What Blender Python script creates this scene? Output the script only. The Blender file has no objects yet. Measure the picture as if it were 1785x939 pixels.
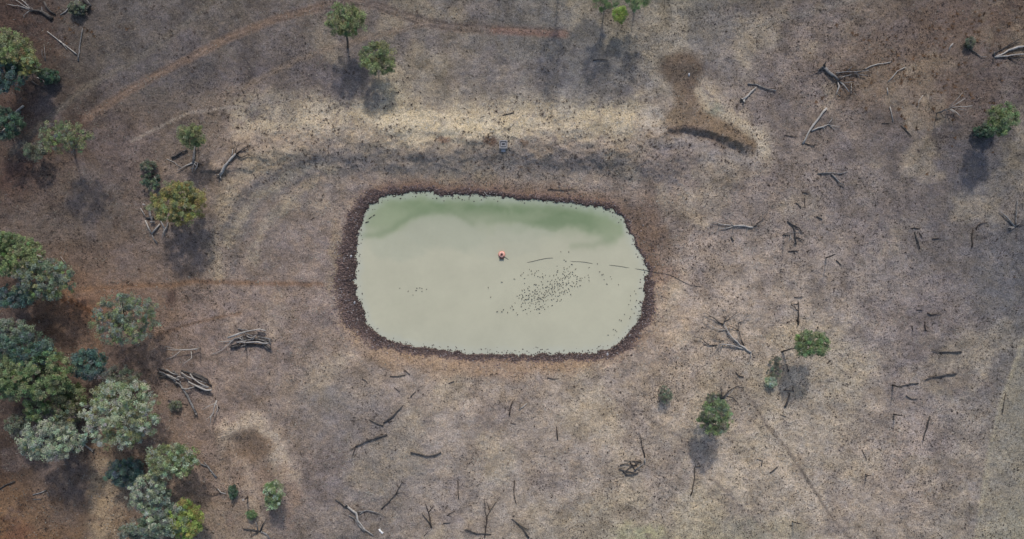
import bpy, math, random
import numpy as np
from mathutils import Vector

# ------------------------------------------------------------------ camera, sky, sun, exposure
sc = bpy.context.scene
COL = sc.collection
S = 0.125                                  # metres per photograph pixel at water level
W, HGT = 1785.0, 939.0
CU, CV = W / 2, HGT / 2
CAMZ = (W * S / 2) / math.tan(math.radians(73.7 / 2))
cd = bpy.data.cameras.new('camera')
cam = bpy.data.objects.new('camera', cd)
COL.objects.link(cam)
cam.location = (0, 0, CAMZ)
cam.rotation_euler = (0, 0, 0)
cd.sensor_fit = 'HORIZONTAL'
cd.angle = math.radians(73.7)
cd.clip_start = 1.0
cd.clip_end = 6000
sc.camera = cam

SUN_EL = math.radians(38)
SUN_AZ = math.atan2(0.09, 1.0)             # from +Y (top of the picture) towards +X
world = bpy.data.worlds.new('World')
sc.world = world
world.use_nodes = True
wn = world.node_tree.nodes
sky = wn.new('ShaderNodeTexSky')
sky.sky_type = 'NISHITA'
sky.sun_disc = False
sky.sun_elevation = SUN_EL
sky.sun_rotation = SUN_AZ
sky.altitude = 300
sky.dust_density = 2.5
wn['Background'].inputs[1].default_value = 0.15
world.node_tree.links.new(sky.outputs[0], wn['Background'].inputs[0])
ld = bpy.data.lights.new('sun', 'SUN')
ld.energy = 2.12
ld.angle = math.radians(3.0)
ld.color = (1.0, 0.955, 0.90)
sun = bpy.data.objects.new('sun', ld)
COL.objects.link(sun)
sdir = Vector((math.sin(SUN_AZ) * math.cos(SUN_EL), math.cos(SUN_AZ) * math.cos(SUN_EL), math.sin(SUN_EL)))
sun.rotation_euler = (-sdir).to_track_quat('-Z', 'Y').to_euler()
sun.location = (0, 0, 200)
sc.view_settings.view_transform = 'Standard'
sc.view_settings.look = 'None'
sc.view_settings.gamma = 1
sc.view_settings.use_curve_mapping = False
sc.view_settings.exposure = 0.0

# ------------------------------------------------------------------ small helpers
RNG = np.random.default_rng(7)
random.seed(11)
_tab = RNG.random((256, 256))

def vnoise(x, y, seed=0):
    x = x + seed * 17.31; y = y + seed * 9.77
    xi = np.floor(x).astype(int); yi = np.floor(y).astype(int)
    fx = x - xi; fy = y - yi
    fx = fx * fx * (3 - 2 * fx); fy = fy * fy * (3 - 2 * fy)
    a = _tab[xi & 255, yi & 255]; b = _tab[(xi + 1) & 255, yi & 255]
    c = _tab[xi & 255, (yi + 1) & 255]; d = _tab[(xi + 1) & 255, (yi + 1) & 255]
    return (a * (1 - fx) + b * fx) * (1 - fy) + (c * (1 - fx) + d * fx) * fy

def fbm(x, y, seed=0, oct=4):
    s = np.zeros_like(x, dtype=float); a = 0.5; t = 0
    for o in range(oct):
        s += a * vnoise(x * 2 ** o, y * 2 ** o, seed + o * 3); t += a; a *= 0.55
    return s / t                              # 0..1

def sstep(a, b, x):
    t = np.clip((x - a) / (b - a), 0, 1)
    return t * t * (3 - 2 * t)

def lin(c):
    c = np.asarray(c, float) / 255.0
    return np.where(c <= 0.04045, c / 12.92, ((c + 0.055) / 1.055) ** 2.4)

def seg_dist(u, v, pts, closed=False):
    """distance of every (u,v) to a polyline"""
    best = np.full(u.shape, 1e9)
    n = len(pts)
    for i in range(n if closed else n - 1):
        ax, ay = pts[i]; bx, by = pts[(i + 1) % n]
        dx, dy = bx - ax, by - ay
        L = dx * dx + dy * dy + 1e-9
        t = np.clip(((u - ax) * dx + (v - ay) * dy) / L, 0, 1)
        best = np.minimum(best, (u - ax - t * dx) ** 2 + (v - ay - t * dy) ** 2)
    return np.sqrt(best)

def inside(u, v, pts):
    r = np.zeros(u.shape, bool)
    n = len(pts)
    for i in range(n):
        ax, ay = pts[i]; bx, by = pts[(i + 1) % n]
        if ay == by: continue
        r ^= ((ay > v) != (by > v)) & (u < (bx - ax) * (v - ay) / (by - ay) + ax)
    return r

def u2x(u): return (u - CU) * S
def v2y(v): return (CV - v) * S

POND = [(665,342),(690,336),(730,335),(780,337),(840,342),(900,347),(960,351),(1010,357),(1045,362),(1075,370),
        (1089,382),(1096,398),(1104,420),(1112,438),(1122,455),(1129,470),(1124,490),(1121,510),(1117,530),
        (1113,548),(1107,563),(1098,580),(1085,594),(1065,605),(1040,613),(1000,617),(950,619),(900,620),
        (850,618),(800,615),(760,610),(720,604),(690,597),(665,588),(648,575),(637,560),(629,540),(624,515),
        (621,490),(620,460),(621,430),(625,400),(633,375),(645,357)]
RIM = [(690,336,9),(640,360,20),(610,400,25),(605,450,29),(600,500,35),(610,540,34),(640,590,21),(700,610,13),
       (800,620,10),(900,625,9),(1000,622,11),(1060,612,14),(1100,585,19),(1125,540,20),(1130,500,16),(1130,475,7),
       (1118,450,3),(1110,430,3),(1100,405,3),(1093,388,4),(1060,362,8),(960,347,8),(850,340,8),(750,333,8)]

def pond_d(u, v):
    """signed distance to the shore in pixels, positive on land; the shore is nibbled"""
    uu = u + (fbm(u / 9, v / 9, 3, 4) - .5) * 11 + (fbm(u / 45, v / 45, 13, 3) - .5) * 12
    vv = v + (fbm(u / 9, v / 9, 5, 4) - .5) * 11 + (fbm(u / 45, v / 45, 15, 3) - .5) * 12
    d = seg_dist(uu, vv, POND, True)
    return np.where(inside(uu, vv, POND), -d, d)

def rim_w(u, v):
    num = np.zeros(u.shape); den = np.zeros(u.shape)
    for a, b, w in RIM:
        k = 1.0 / ((u - a) ** 2 + (v - b) ** 2 + 60) ** 3
        num += k * w; den += k
    return num / den

CREST = [(372,365),(395,315),(440,272),(520,254),(640,249),(760,249),(880,250),(1000,252),(1110,256),(1220,268),(1320,285)]
ARC = np.array([(1135,246),(1150,238),(1172,231),(1190,227),(1230,236),(1262,251),(1290,263),(1305,262),(1315,255)], float)

ARCS = [[(392,400),(418,350),(455,312),(505,286),(570,274),(650,270),(760,272),(880,276),(1000,278),(1090,286)],
        [(405,470),(420,410),(450,360),(492,324),(550,302),(620,292),(720,290),(820,292)],
        [(452,430),(475,385),(512,346),(560,320),(610,308)]]
def height(u, v, d=None):
    """ground height over water level, in metres; u,v are photograph pixels on the water-level plane"""
    if d is None: d = pond_d(u, v)
    dm = d * S
    land = 0.10 + 0.55 * sstep(0, 5, dm) + 0.45 * sstep(4, 14, dm)
    bed = -0.10 - np.minimum(1.6, np.maximum(0, -dm) * 0.28)
    h = np.where(dm > 0, np.minimum(land, 0.10 + dm * 0.4), bed)
    w = sstep(1, 12, dm)
    h = h + w * ((fbm(u / 260, v / 260, 21, 3) - .5) * 1.6)
    # the dam wall
    cdist = seg_dist(u + (fbm(u / 40, v / 40, 35, 3) - .5) * 30, v + (fbm(u / 40, v / 40, 37, 3) - .5) * 26, CREST) * S
    ends = sstep(330, 440, u + (v < 300) * 40) * (1 - sstep(1120, 1340, u))
    lum = 0.55 + 0.9 * fbm(u / 45, v / 22, 31, 3)
    h = h + 1.2 * ends * lum * (1 - sstep(0.6, 8.5, cdist)) * sstep(0.5, 6, dm)
    # cut bank and scoured spoil heap by the spillway
    av = np.interp(u, ARC[:, 0], ARC[:, 1]) + (fbm(u / 14, v / 14, 41, 3) - .5) * 12
    s = av - v
    k = sstep(1136, 1165, u) * (1 - sstep(1288, 1318, u))
    h = h + 1.2 * k * sstep(-8, 7, s) * (1 - sstep(25, 120, s))
    h = h + 0.9 * np.exp(-(((u - 1190) / 30) ** 2 + ((v - 115) / 22) ** 2))
    h = h - 0.45 * np.exp(-(((u - 1197) / 10) ** 2 + ((v - 165) / 30) ** 2))
    # low spoil ridges by the lower left corner
    for pts, hh, ww in (([(390,752),(396,785),(412,815),(420,850)], .6, 1.6), ([(400,748),(450,742),(482,780),(500,830),(505,880)], .5, 3.0),
                        ([(250,300),(240,360),(262,400)], .35, 2.5)):
        h = h + hh * (1 - sstep(0.0, ww * 1.6, seg_dist(u, v, pts) * S))
    for q in ((440,782,28,20,.4),(398,792,10,22,.35),(414,826,12,18,.35),(468,828,14,22,.3),(420,765,16,9,.25)):
        h = h - q[4] * np.exp(-(((u - q[0]) / q[2]) ** 2 + ((v - q[1]) / q[3]) ** 2))
    # low contour banks wrapping the upper left of the dam
    for pts, hh in (ARCS[0], .13), (ARCS[1], .16), (ARCS[2], .14):
        h = h + hh * (1 - sstep(0, 1.5, seg_dist(u + (fbm(u / 30, v / 30, 55, 3) - .5) * 16, v + (fbm(u / 30, v / 30, 57, 3) - .5) * 16, pts) * S)) * sstep(.3, .65, fbm(u / 16, v / 16, 59, 3))
    # fine relief
    rel = (fbm(u / 22, v / 22, 51, 4) - .5) * 0.40 + (fbm(u / 5, v / 5, 61, 3) - .5) * 0.2 * (1 + .9 * np.exp(-((v - 275) / 35) ** 2) * (u > 420) * (u < 1200))
    h = h + rel * sstep(0.4, 3, dm)
    rw = rim_w(u, v)
    pug = sstep(-6, 4, d) * (1 - sstep(rw * .8, rw * 1.15, d))
    h = h + pug * (vnoise(u / 3.0, v / 3.0, 71) - .45) * 0.28
    return h

_gu = np.linspace(-300, 2100, 1201); _gv = np.linspace(-300, 1240, 771)
_GH = None
def build_h():
    global _GH
    U, V = np.meshgrid(_gu, _gv)
    _GH = height(U, V)
build_h()
def hz(u, v):
    a = min(max((u - _gu[0]) / (_gu[1] - _gu[0]), 0), len(_gu) - 2); b = min(max((v - _gv[0]) / (_gv[1] - _gv[0]), 0), len(_gv) - 2)
    i = int(a); j = int(b); fa = a - i; fb = b - j
    return float((_GH[j, i] * (1 - fa) + _GH[j, i + 1] * fa) * (1 - fb) + (_GH[j + 1, i] * (1 - fa) + _GH[j + 1, i + 1] * fa) * fb)

def ground_at(px, py, water=False):
    """world point of the ground seen at a photograph pixel"""
    z = 0.6
    for _ in range(6):
        k = (CAMZ - z) / CAMZ
        u = CU + (px - CU) * k; v = CV + (py - CV) * k
        z = hz(u, v)
        if water and z < 0: z = 0.0
    return Vector((u2x(u), v2y(v), z))

def at_z(px, py, z):
    k = (CAMZ - z) / CAMZ
    return Vector(((px - CU) * S * k, (CV - py) * S * k, z))

def zw(x, y):
    return hz(x / S + CU, CV - y / S)

# ------------------------------------------------------------------ materials
def new_mat(name):
    m = bpy.data.materials.new(name)
    m.use_nodes = True
    nt = m.node_tree
    return m, nt, nt.nodes, nt.links, nt.nodes['Principled BSDF']

def N(nt, kind, **kw):
    n = nt.nodes.new(kind)
    for k, val in kw.items():
        if k.startswith('i_'):
            n.inputs[k[2:].replace('_', ' ')].default_value = val
        else:
            setattr(n, k, val)
    return n

def obj_coord(nt):
    return N(nt, 'ShaderNodeTexCoord').outputs['Object']
def geo_pos(nt):
    return N(nt, 'ShaderNodeNewGeometry').outputs['Position']

def noise(nt, vec, scale, detail=4, rough=.6):
    n = N(nt, 'ShaderNodeTexNoise')
    n.inputs['Scale'].default_value = scale; n.inputs['Detail'].default_value = detail; n.inputs['Roughness'].default_value = rough
    nt.links.new(vec, n.inputs['Vector'])
    return n.outputs['Fac']

def mapr(nt, val, a, b, c, d):
    n = N(nt, 'ShaderNodeMapRange')
    nt.links.new(val, n.inputs[0])
    for i, x in enumerate((a, b, c, d)): n.inputs[i + 1].default_value = x
    return n.outputs[0]

def math_(nt, op, a, b):
    n = N(nt, 'ShaderNodeMath', operation=op)
    for i, x in enumerate((a, b)):
        if isinstance(x, (int, float)): n.inputs[i].default_value = x
        else: nt.links.new(x, n.inputs[i])
    return n.outputs[0]

def vscale(nt, col, fac):
    n = N(nt, 'ShaderNodeVectorMath', operation='SCALE')
    nt.links.new(col, n.inputs[0]); nt.links.new(fac, n.inputs['Scale'])
    return n.outputs[0]

def mixc(nt, fac, a, b):
    n = N(nt, 'ShaderNodeMix', data_type='RGBA')
    if isinstance(fac, (int, float)): n.inputs[0].default_value = fac
    else: nt.links.new(fac, n.inputs[0])
    for i, x in ((6, a), (7, b)):
        if isinstance(x, tuple): n.inputs[i].default_value = (*x, 1)
        else: nt.links.new(x, n.inputs[i])
    return n.outputs[2]

def bump(nt, h, strength, dist):
    n = N(nt, 'ShaderNodeBump')
    n.inputs['Strength'].default_value = strength; n.inputs['Distance'].default_value = dist
    nt.links.new(h, n.inputs['Height'])
    return n.outputs[0]

M = {}
# ground: soil and dry grass colours, with painted corner vignette, come from the mesh, grain and litter from noise
m, nt, nn, lk, bs = new_mat('ground'); M['ground'] = m
pos = geo_pos(nt)
att = N(nt, 'ShaderNodeAttribute', attribute_name='Col')
n1 = noise(nt, pos, 0.22, 5, .62); n2 = noise(nt, pos, 1.6, 4, .7); n3 = noise(nt, pos, 4.2, 4, .8)
f = math_(nt, 'MULTIPLY', mapr(nt, n1, .3, .7, .88, 1.12), mapr(nt, n2, .28, .72, .76, 1.24))
f = math_(nt, 'MULTIPLY', f, mapr(nt, n3, .36, .64, .5, 1.5))
vor = N(nt, 'ShaderNodeTexVoronoi'); vor.inputs['Scale'].default_value = 1.15; lk.new(pos, vor.inputs['Vector'])
vr = N(nt, 'ShaderNodeSeparateColor'); lk.new(vor.outputs['Color'], vr.inputs[0])
spot = math_(nt, 'MULTIPLY', mapr(nt, vor.outputs['Distance'], .10, .26, 1, 0), mapr(nt, vr.outputs[0], .45, .6, 0, 1))
f = math_(nt, 'MULTIPLY', f, mapr(nt, spot, 0, 1, 1.0, .55))
c0 = vscale(nt, att.outputs['Color'], f)
warm = noise(nt, pos, 0.45, 4, .6)
c1 = mixc(nt, mapr(nt, warm, .35, .7, 0, .5), c0, c0)
hue = N(nt, 'ShaderNodeVectorMath', operation='MULTIPLY'); lk.new(c0, hue.inputs[0]); hue.inputs[1].default_value = (1.045, 1.0, .925)
hue2 = N(nt, 'ShaderNodeVectorMath', operation='MULTIPLY'); lk.new(c0, hue2.inputs[0]); hue2.inputs[1].default_value = (.985, .995, 1.03)
c1 = mixc(nt, mapr(nt, warm, .36, .64, 0, 1), hue.outputs[0], hue2.outputs[0])
lk.new(c1, bs.inputs['Base Color'])
bs.inputs['Roughness'].default_value = .95; bs.inputs['Specular IOR Level'].default_value = .15
hh = math_(nt, 'ADD', n2, math_(nt, 'MULTIPLY', n3, .6))
lk.new(bump(nt, hh, .9, .22), bs.inputs['Normal'])

# turbid water: pale suspended clay with a green bloom carried in the mesh colour
m, nt, nn, lk, bs = new_mat('water'); M['water'] = m
pos = geo_pos(nt)
att = N(nt, 'ShaderNodeAttribute', attribute_name='Col')
n1 = noise(nt, pos, .12, 5, .6); n2 = noise(nt, pos, .9, 4, .65)
f = math_(nt, 'MULTIPLY', mapr(nt, n1, .3, .7, .955, 1.045), mapr(nt, n2, .3, .7, .985, 1.015))
lk.new(vscale(nt, att.outputs['Color'], f), bs.inputs['Base Color'])
bs.inputs['Roughness'].default_value = .22; bs.inputs['IOR'].default_value = 1.33; bs.inputs['Specular IOR Level'].default_value = .5
rip = noise(nt, pos, 2.4, 3, .6)
lk.new(bump(nt, rip, .12, .05), bs.inputs['Normal'])

def attr_mat(name, rough=.9, var=.25, scale=3.0, trans=0.0, spec=.15):
    m, nt, nn, lk, bs = new_mat(name)
    att = N(nt, 'ShaderNodeAttribute', attribute_name='Col')
    f = mapr(nt, noise(nt, geo_pos(nt), scale, 3, .6), .3, .7, 1 - var, 1 + var)
    c = vscale(nt, att.outputs['Color'], f)
    lk.new(c, bs.inputs['Base Color'])
    bs.inputs['Roughness'].default_value = rough; bs.inputs['Specular IOR Level'].default_value = spec
    if trans:
        tr = N(nt, 'ShaderNodeBsdfTranslucent'); lk.new(c, tr.inputs[0])
        mx = N(nt, 'ShaderNodeMixShader'); mx.inputs[0].default_value = trans
        lk.new(bs.outputs[0], mx.inputs[1]); lk.new(tr.outputs[0], mx.inputs[2])
        lk.new(mx.outputs[0], nn['Material Output'].inputs[0])
    M[name] = m
attr_mat('leaf', .55, .18, 1.2, .22, .3)
attr_mat('dry_grass', .9, .2, 2.0, .1)
attr_mat('mud', .75, .3, 4.0, 0, .3)

def wood(name, c, c2, rough=.85):
    m, nt, nn, lk, bs = new_mat(name); M[name] = m
    p = obj_coord(nt)
    a = noise(nt, p, 2.2, 4, .65); b = noise(nt, p, 14, 3, .6)
    g = mixc(nt, mapr(nt, a, .35, .68, 0, 1), c, c2)
    lk.new(vscale(nt, g, mapr(nt, b, .3, .7, .72, 1.25)), bs.inputs['Base Color'])
    bs.inputs['Roughness'].default_value = rough; bs.inputs['Specular IOR Level'].default_value = .2
    lk.new(bump(nt, b, .5, .05), bs.inputs['Normal'])
wood('wood_grey', (.30, .285, .27), (.08, .073, .07))
wood('wood_pale', (.46, .43, .39), (.27, .25, .23))
wood('wood_dark', (.030, .026, .025), (.13, .118, .108))
wood('wood_brown', (.10, .078, .064), (.035, .028, .025))
wood('bark', (.16, .135, .115), (.07, .058, .05))

def plain(name, c, rough=.6, var=.15, scale=4.0, metal=0.0, spec=.4):
    m, nt, nn, lk, bs = new_mat(name); M[name] = m
    f = mapr(nt, noise(nt, obj_coord(nt), scale, 4, .6), .3, .7, 1 - var, 1 + var)
    rgb = N(nt, 'ShaderNodeRGB'); rgb.outputs[0].default_value = (*c, 1)
    lk.new(vscale(nt, rgb.outputs[0], f), bs.inputs['Base Color'])
    bs.inputs['Roughness'].default_value = rough; bs.inputs['Metallic'].default_value = metal; bs.inputs['Specular IOR Level'].default_value = spec
plain('float_orange', (.70, .17, .09), .45, .12)
plain('float_pale', (.80, .44, .35), .45, .08)
plain('pump_dark', (.05, .028, .024), .5, .2)
plain('pipe_black', (.030, .028, .026), .5, .2)
plain('concrete', (.33, .32, .32), .9, .2, 3.0)
plain('concrete_pale', (.40, .39, .39), .9, .15, 3.0)
plain('concrete_dark', (.19, .185, .185), .9, .2, 3.0)
plain('feather', (.085, .078, .07), .7, .3, 9.0)
plain('scrap_white', (.80, .79, .77), .7, .06, 3.0)

# ------------------------------------------------------------------ object helpers
def mesh_obj(name, verts, faces, mat, parent=None, cols=None, smooth=False):
    me = bpy.data.meshes.new(name)
    verts = np.asarray(verts, dtype=np.float32)
    if isinstance(faces, np.ndarray):
        k = faces.shape[1]
        me.vertices.add(len(verts)); me.vertices.foreach_set('co', verts.ravel())
        me.loops.add(faces.size); me.loops.foreach_set('vertex_index', faces.ravel().astype(np.int32))
        me.polygons.add(len(faces))
        me.polygons.foreach_set('loop_start', np.arange(0, faces.size, k, dtype=np.int32))
        me.polygons.foreach_set('loop_total', np.full(len(faces), k, dtype=np.int32))
        me.update(calc_edges=True)
    else:
        me.from_pydata([tuple(map(float, p)) for p in verts], [], faces)
    if cols is not None:
        a = me.attributes.new('Col', 'FLOAT_COLOR', 'POINT')
        c = np.ones((len(verts), 4), dtype=np.float32); c[:, :3] = cols
        a.data.foreach_set('color', c.ravel())
    if smooth:
        me.polygons.foreach_set('use_smooth', np.ones(len(me.polygons), dtype=bool))
    me.materials.append(M[mat])
    o = bpy.data.objects.new(name, me)
    COL.objects.link(o)
    if parent is not None: o.parent = parent
    return o

def tag(o, label=None, cat=None, group=None, kind=None):
    if label: o['label'] = label
    if cat: o['category'] = cat
    if group: o['group'] = group
    if kind: o['kind'] = kind
    return o

def empty(name, loc):
    o = bpy.data.objects.new(name, None)
    o.empty_display_size = .3
    COL.objects.link(o); o.location = loc
    return o

def tube(pts, radii, sides=6, rough=.12, rng=random):
    """verts and faces of a capped, slightly uneven tapering tube"""
    V, F = [], []
    n = len(pts)
    for i, p in enumerate(pts):
        ring_k = 1 + rng.uniform(-rough, rough) * 1.2
        t = (pts[min(i + 1, n - 1)] - pts[max(i - 1, 0)])
        if t.length < 1e-6: t = Vector((1, 0, 0))
        t.normalize()
        up = Vector((0, 0, 1)) if abs(t.z) < .9 else Vector((1, 0, 0))
        a = t.cross(up).normalized(); b = t.cross(a)
        for k in range(sides):
            an = 2 * math.pi * k / sides
            r = radii[i] * ring_k * (1 + rng.uniform(-rough, rough))
            V.append(p + (a * math.cos(an) + b * math.sin(an)) * r)
    for i in range(n - 1):
        for k in range(sides):
            k2 = (k + 1) % sides
            F.append((i * sides + k, i * sides + k2, (i + 1) * sides + k2, (i + 1) * sides + k))
    F.append(tuple(range(sides - 1, -1, -1)))
    F.append(tuple((n - 1) * sides + k for k in range(sides)))
    return V, F

def resample(pts, step):
    out = [pts[0]]
    for a, b in zip(pts[:-1], pts[1:]):
        n = max(1, int((b - a).length / step))
        for i in range(1, n + 1): out.append(a.lerp(b, i / n))
    return out

# ------------------------------------------------------------------ the ground sheet
ru = np.arange(-70, 1855 + .1, 2.1); rv = np.arange(-60, 999 + .1, 2.1)
def stretch(lo, hi, a):
    left = []; x = lo; st = 4.0
    while x > a[0]: x -= st; st *= 1.35; left.append(x)
    right = []; x = hi; st = 4.0
    while x < a[1]: x += st; st *= 1.35; right.append(x)
    return np.array(left[::-1]), np.array(right)
la, lb = stretch(ru[0], ru[-1], (-16000, 17000)); ru = np.concatenate([la, ru, lb])
la, lb = stretch(rv[0], rv[-1], (-16000, 17000)); rv = np.concatenate([la, rv, lb])
U, V = np.meshgrid(ru, rv)
D = pond_d(U, V)
Z = height(U, V, D)
X = (U - CU) * S; Y = (CV - V) * S
kk = CAMZ / (CAMZ - Z)
PU = CU + (U - CU) * kk; PV = CV + (V - CV) * kk        # where each point of ground stands in the photograph
wu = PU + (fbm(PU / 28, PV / 28, 81, 4) - .5) * 34      # wobble for natural outlines
wv = PV + (fbm(PU / 28, PV / 28, 91, 4) - .5) * 34
su = PU + (fbm(PU / 12, PV / 12, 82, 3) - .5) * 8
sv = PV + (fbm(PU / 12, PV / 12, 92, 3) - .5) * 8

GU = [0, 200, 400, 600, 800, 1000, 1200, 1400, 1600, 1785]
GV = [0, 130, 260, 400, 540, 680, 820, 939]  # soil tones; vignette at corners and edges is painted in as darker colour
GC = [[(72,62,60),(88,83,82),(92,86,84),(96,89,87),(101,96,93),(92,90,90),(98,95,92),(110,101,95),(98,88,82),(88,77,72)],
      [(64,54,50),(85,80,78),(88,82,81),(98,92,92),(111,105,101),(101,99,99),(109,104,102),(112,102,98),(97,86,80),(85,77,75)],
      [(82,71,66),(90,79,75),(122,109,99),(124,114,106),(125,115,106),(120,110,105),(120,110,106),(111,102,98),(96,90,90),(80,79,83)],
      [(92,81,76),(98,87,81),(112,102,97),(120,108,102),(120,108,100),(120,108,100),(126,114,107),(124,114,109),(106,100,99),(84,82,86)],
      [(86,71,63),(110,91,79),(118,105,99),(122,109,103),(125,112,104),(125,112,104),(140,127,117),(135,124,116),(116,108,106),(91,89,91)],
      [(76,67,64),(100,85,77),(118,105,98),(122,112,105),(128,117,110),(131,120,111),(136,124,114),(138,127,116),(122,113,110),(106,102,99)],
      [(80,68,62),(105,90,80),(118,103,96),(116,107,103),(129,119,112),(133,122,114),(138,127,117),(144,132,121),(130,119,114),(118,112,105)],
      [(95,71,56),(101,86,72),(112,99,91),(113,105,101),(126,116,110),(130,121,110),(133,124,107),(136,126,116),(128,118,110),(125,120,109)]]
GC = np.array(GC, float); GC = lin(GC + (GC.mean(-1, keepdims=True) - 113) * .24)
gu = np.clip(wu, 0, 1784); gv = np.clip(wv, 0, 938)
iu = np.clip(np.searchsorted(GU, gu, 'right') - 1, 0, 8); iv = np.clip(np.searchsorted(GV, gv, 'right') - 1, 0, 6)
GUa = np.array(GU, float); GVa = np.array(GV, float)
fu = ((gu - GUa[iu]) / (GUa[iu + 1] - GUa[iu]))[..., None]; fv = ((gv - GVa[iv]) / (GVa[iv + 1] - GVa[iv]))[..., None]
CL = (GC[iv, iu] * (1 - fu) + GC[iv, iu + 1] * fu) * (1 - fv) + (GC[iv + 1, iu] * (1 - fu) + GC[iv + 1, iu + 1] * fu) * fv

def paint(mask, c):
    global CL
    CL = CL * (1 - mask[..., None]) + lin(c) * mask[..., None]

def box_of(pts, pad):
    us = [p[0] for p in pts]; vs = [p[1] for p in pts]
    a, b = np.searchsorted(ru, [min(us) - pad, max(us) + pad]); c, d = np.searchsorted(rv, [min(vs) - pad, max(vs) + pad])
    return slice(max(c, 0), d), slice(max(a, 0), b)

def desat(c):
    c = np.asarray(c, float); return c * .72 + c.mean() * .28

def stroke(pts, hw, soft, c, a=1.0, wob=True, rag=0.0, tight=False):
    sl = box_of(pts, hw + soft + 60)
    uu, vv = (wu[sl], wv[sl]) if wob else (su[sl], sv[sl])
    if tight: uu, vv = PU[sl] + (su[sl] - PU[sl]) * .4, PV[sl] + (sv[sl] - PV[sl]) * .4
    m = 1 - sstep(hw - soft / 2, hw + soft, seg_dist(uu, vv, pts))
    if rag: m = m * sstep(.5 - rag, .5 + .12, fbm(PU[sl] / 15, PV[sl] / 15, 101, 4) * .65 + fbm(PU[sl] / 4.5, PV[sl] / 4.5, 105, 2) * .35 + (1 - rag) * .1)
    m = m * a
    CL[sl] = CL[sl] * (1 - m[..., None]) + lin(desat(c)) * m[..., None]
    return sl, m

def blob(u0, v0, a, b, c, al=1.0, soft=.5, rag=0.0, wob=True):
    sl = box_of([(u0 - a * 1.6, v0 - b * 1.6), (u0 + a * 1.6, v0 + b * 1.6)], 40)
    uu, vv = (wu[sl], wv[sl]) if wob else (su[sl], sv[sl])
    r = np.sqrt(((uu - u0) / a) ** 2 + ((vv - v0) / b) ** 2)
    m = 1 - sstep(1 - soft, 1 + soft, r)
    if rag: m = m * sstep(.5 - rag, .62, fbm(PU[sl] / 14, PV[sl] / 14, 111, 4) + (1 - rag) * .1)
    m = m * al
    CL[sl] = CL[sl] * (1 - m[..., None]) + lin(desat(c)) * m[..., None]

# dry grass and soil patches, with some slope shade painted in
patch = fbm(PU / 75, PV / 75, 121, 4)
paint(sstep(.52, .68, patch) * .30 * sstep(250, 700, PU), (150, 138, 118))
paint(sstep(.52, .68, fbm(PU / 60, PV / 60, 131, 4)) * .32, (98, 90, 92))
mot = fbm(PU / 26, PV / 26, 301, 4); mot2 = fbm(PU / 11, PV / 11, 311, 3)
CL = CL * (1 + np.clip((mot - .5) * .75 + (mot2 - .5) * .45, -.35, .35))[..., None]
stroke([(440,205),(520,200),(600,210),(700,222),(800,212),(900,208),(1000,208),(1090,208)], 30, 26, (172,155,126), .54, rag=.2)
stroke([(680,150),(690,200),(800,225),(900,232)], 18, 20, (172,156,128), .6, rag=.3)
stroke([(430,245),(520,245),(640,240)], 16, 16, (138,120,106), .5, rag=.3)
stroke([(385,360),(405,320),(450,285),(520,268)], 14, 14, (146,130,108), .5, rag=.3)
stroke([(375,470),(390,400),(410,350)], 14, 20, (136,120,102), .4, rag=.2)
stroke([(520,285),(640,282),(760,280),(900,284),(1040,284)], 15, 14, (104,98,97), .35, rag=.4)  # grey inner slope of the dam, part of its shade painted in
stroke([(700,262),(860,262),(1000,262),(1120,268)], 6, 8, (140,122,104), .45, rag=.3)
stroke([(460,330),(520,300),(600,290)], 10, 14, (108,100,100), .5, rag=.2)
for pts_, c_, a_ in ((ARCS[0], (94,89,89), .6), (ARCS[1], (98,92,91), .55), ([(400,420),(425,370),(462,330),(512,303),(580,288)], (146,134,113), .42), ([(440,445),(465,392),(500,352),(545,322)], (145,133,110), .36),
                     ([(375,480),(372,420),(385,365),(415,315),(455,285)], (150,132,109), .5), ([(462,460),(492,390),(530,350),(575,328)], (104,96,96), .35), ([(700,300),(860,304),(1000,302),(1100,310)], (128,116,106), .4)):
    stroke(pts_, 6, 9, c_, a_, rag=.3)
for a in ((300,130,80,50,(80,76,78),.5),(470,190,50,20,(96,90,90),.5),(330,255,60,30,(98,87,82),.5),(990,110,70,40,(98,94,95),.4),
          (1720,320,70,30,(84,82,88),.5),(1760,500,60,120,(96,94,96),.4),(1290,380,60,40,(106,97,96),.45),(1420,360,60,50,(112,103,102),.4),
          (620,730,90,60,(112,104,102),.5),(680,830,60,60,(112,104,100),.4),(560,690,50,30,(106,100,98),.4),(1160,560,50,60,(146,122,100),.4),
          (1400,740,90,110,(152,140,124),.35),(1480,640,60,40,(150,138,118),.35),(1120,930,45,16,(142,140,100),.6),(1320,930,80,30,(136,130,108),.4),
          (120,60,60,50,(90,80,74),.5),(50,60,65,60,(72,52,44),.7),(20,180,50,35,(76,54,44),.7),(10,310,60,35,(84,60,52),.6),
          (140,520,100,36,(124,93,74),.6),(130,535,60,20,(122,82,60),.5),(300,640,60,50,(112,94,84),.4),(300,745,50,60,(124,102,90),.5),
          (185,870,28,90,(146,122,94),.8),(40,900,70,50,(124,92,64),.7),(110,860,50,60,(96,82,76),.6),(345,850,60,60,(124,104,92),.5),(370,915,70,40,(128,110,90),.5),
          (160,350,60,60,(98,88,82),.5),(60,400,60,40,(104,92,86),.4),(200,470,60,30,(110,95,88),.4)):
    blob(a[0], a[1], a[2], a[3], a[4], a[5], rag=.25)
blob(35, 930, 28, 16, (104,66,48), .8, .6)
for a in ((1560,110,110,55,(106,86,72),.6),(1500,150,50,30,(108,88,72),.6),(1700,40,120,45,(98,78,68),.6),(1660,170,90,40,(98,80,72),.5)):
    blob(*a[:6], rag=.45)
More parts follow.
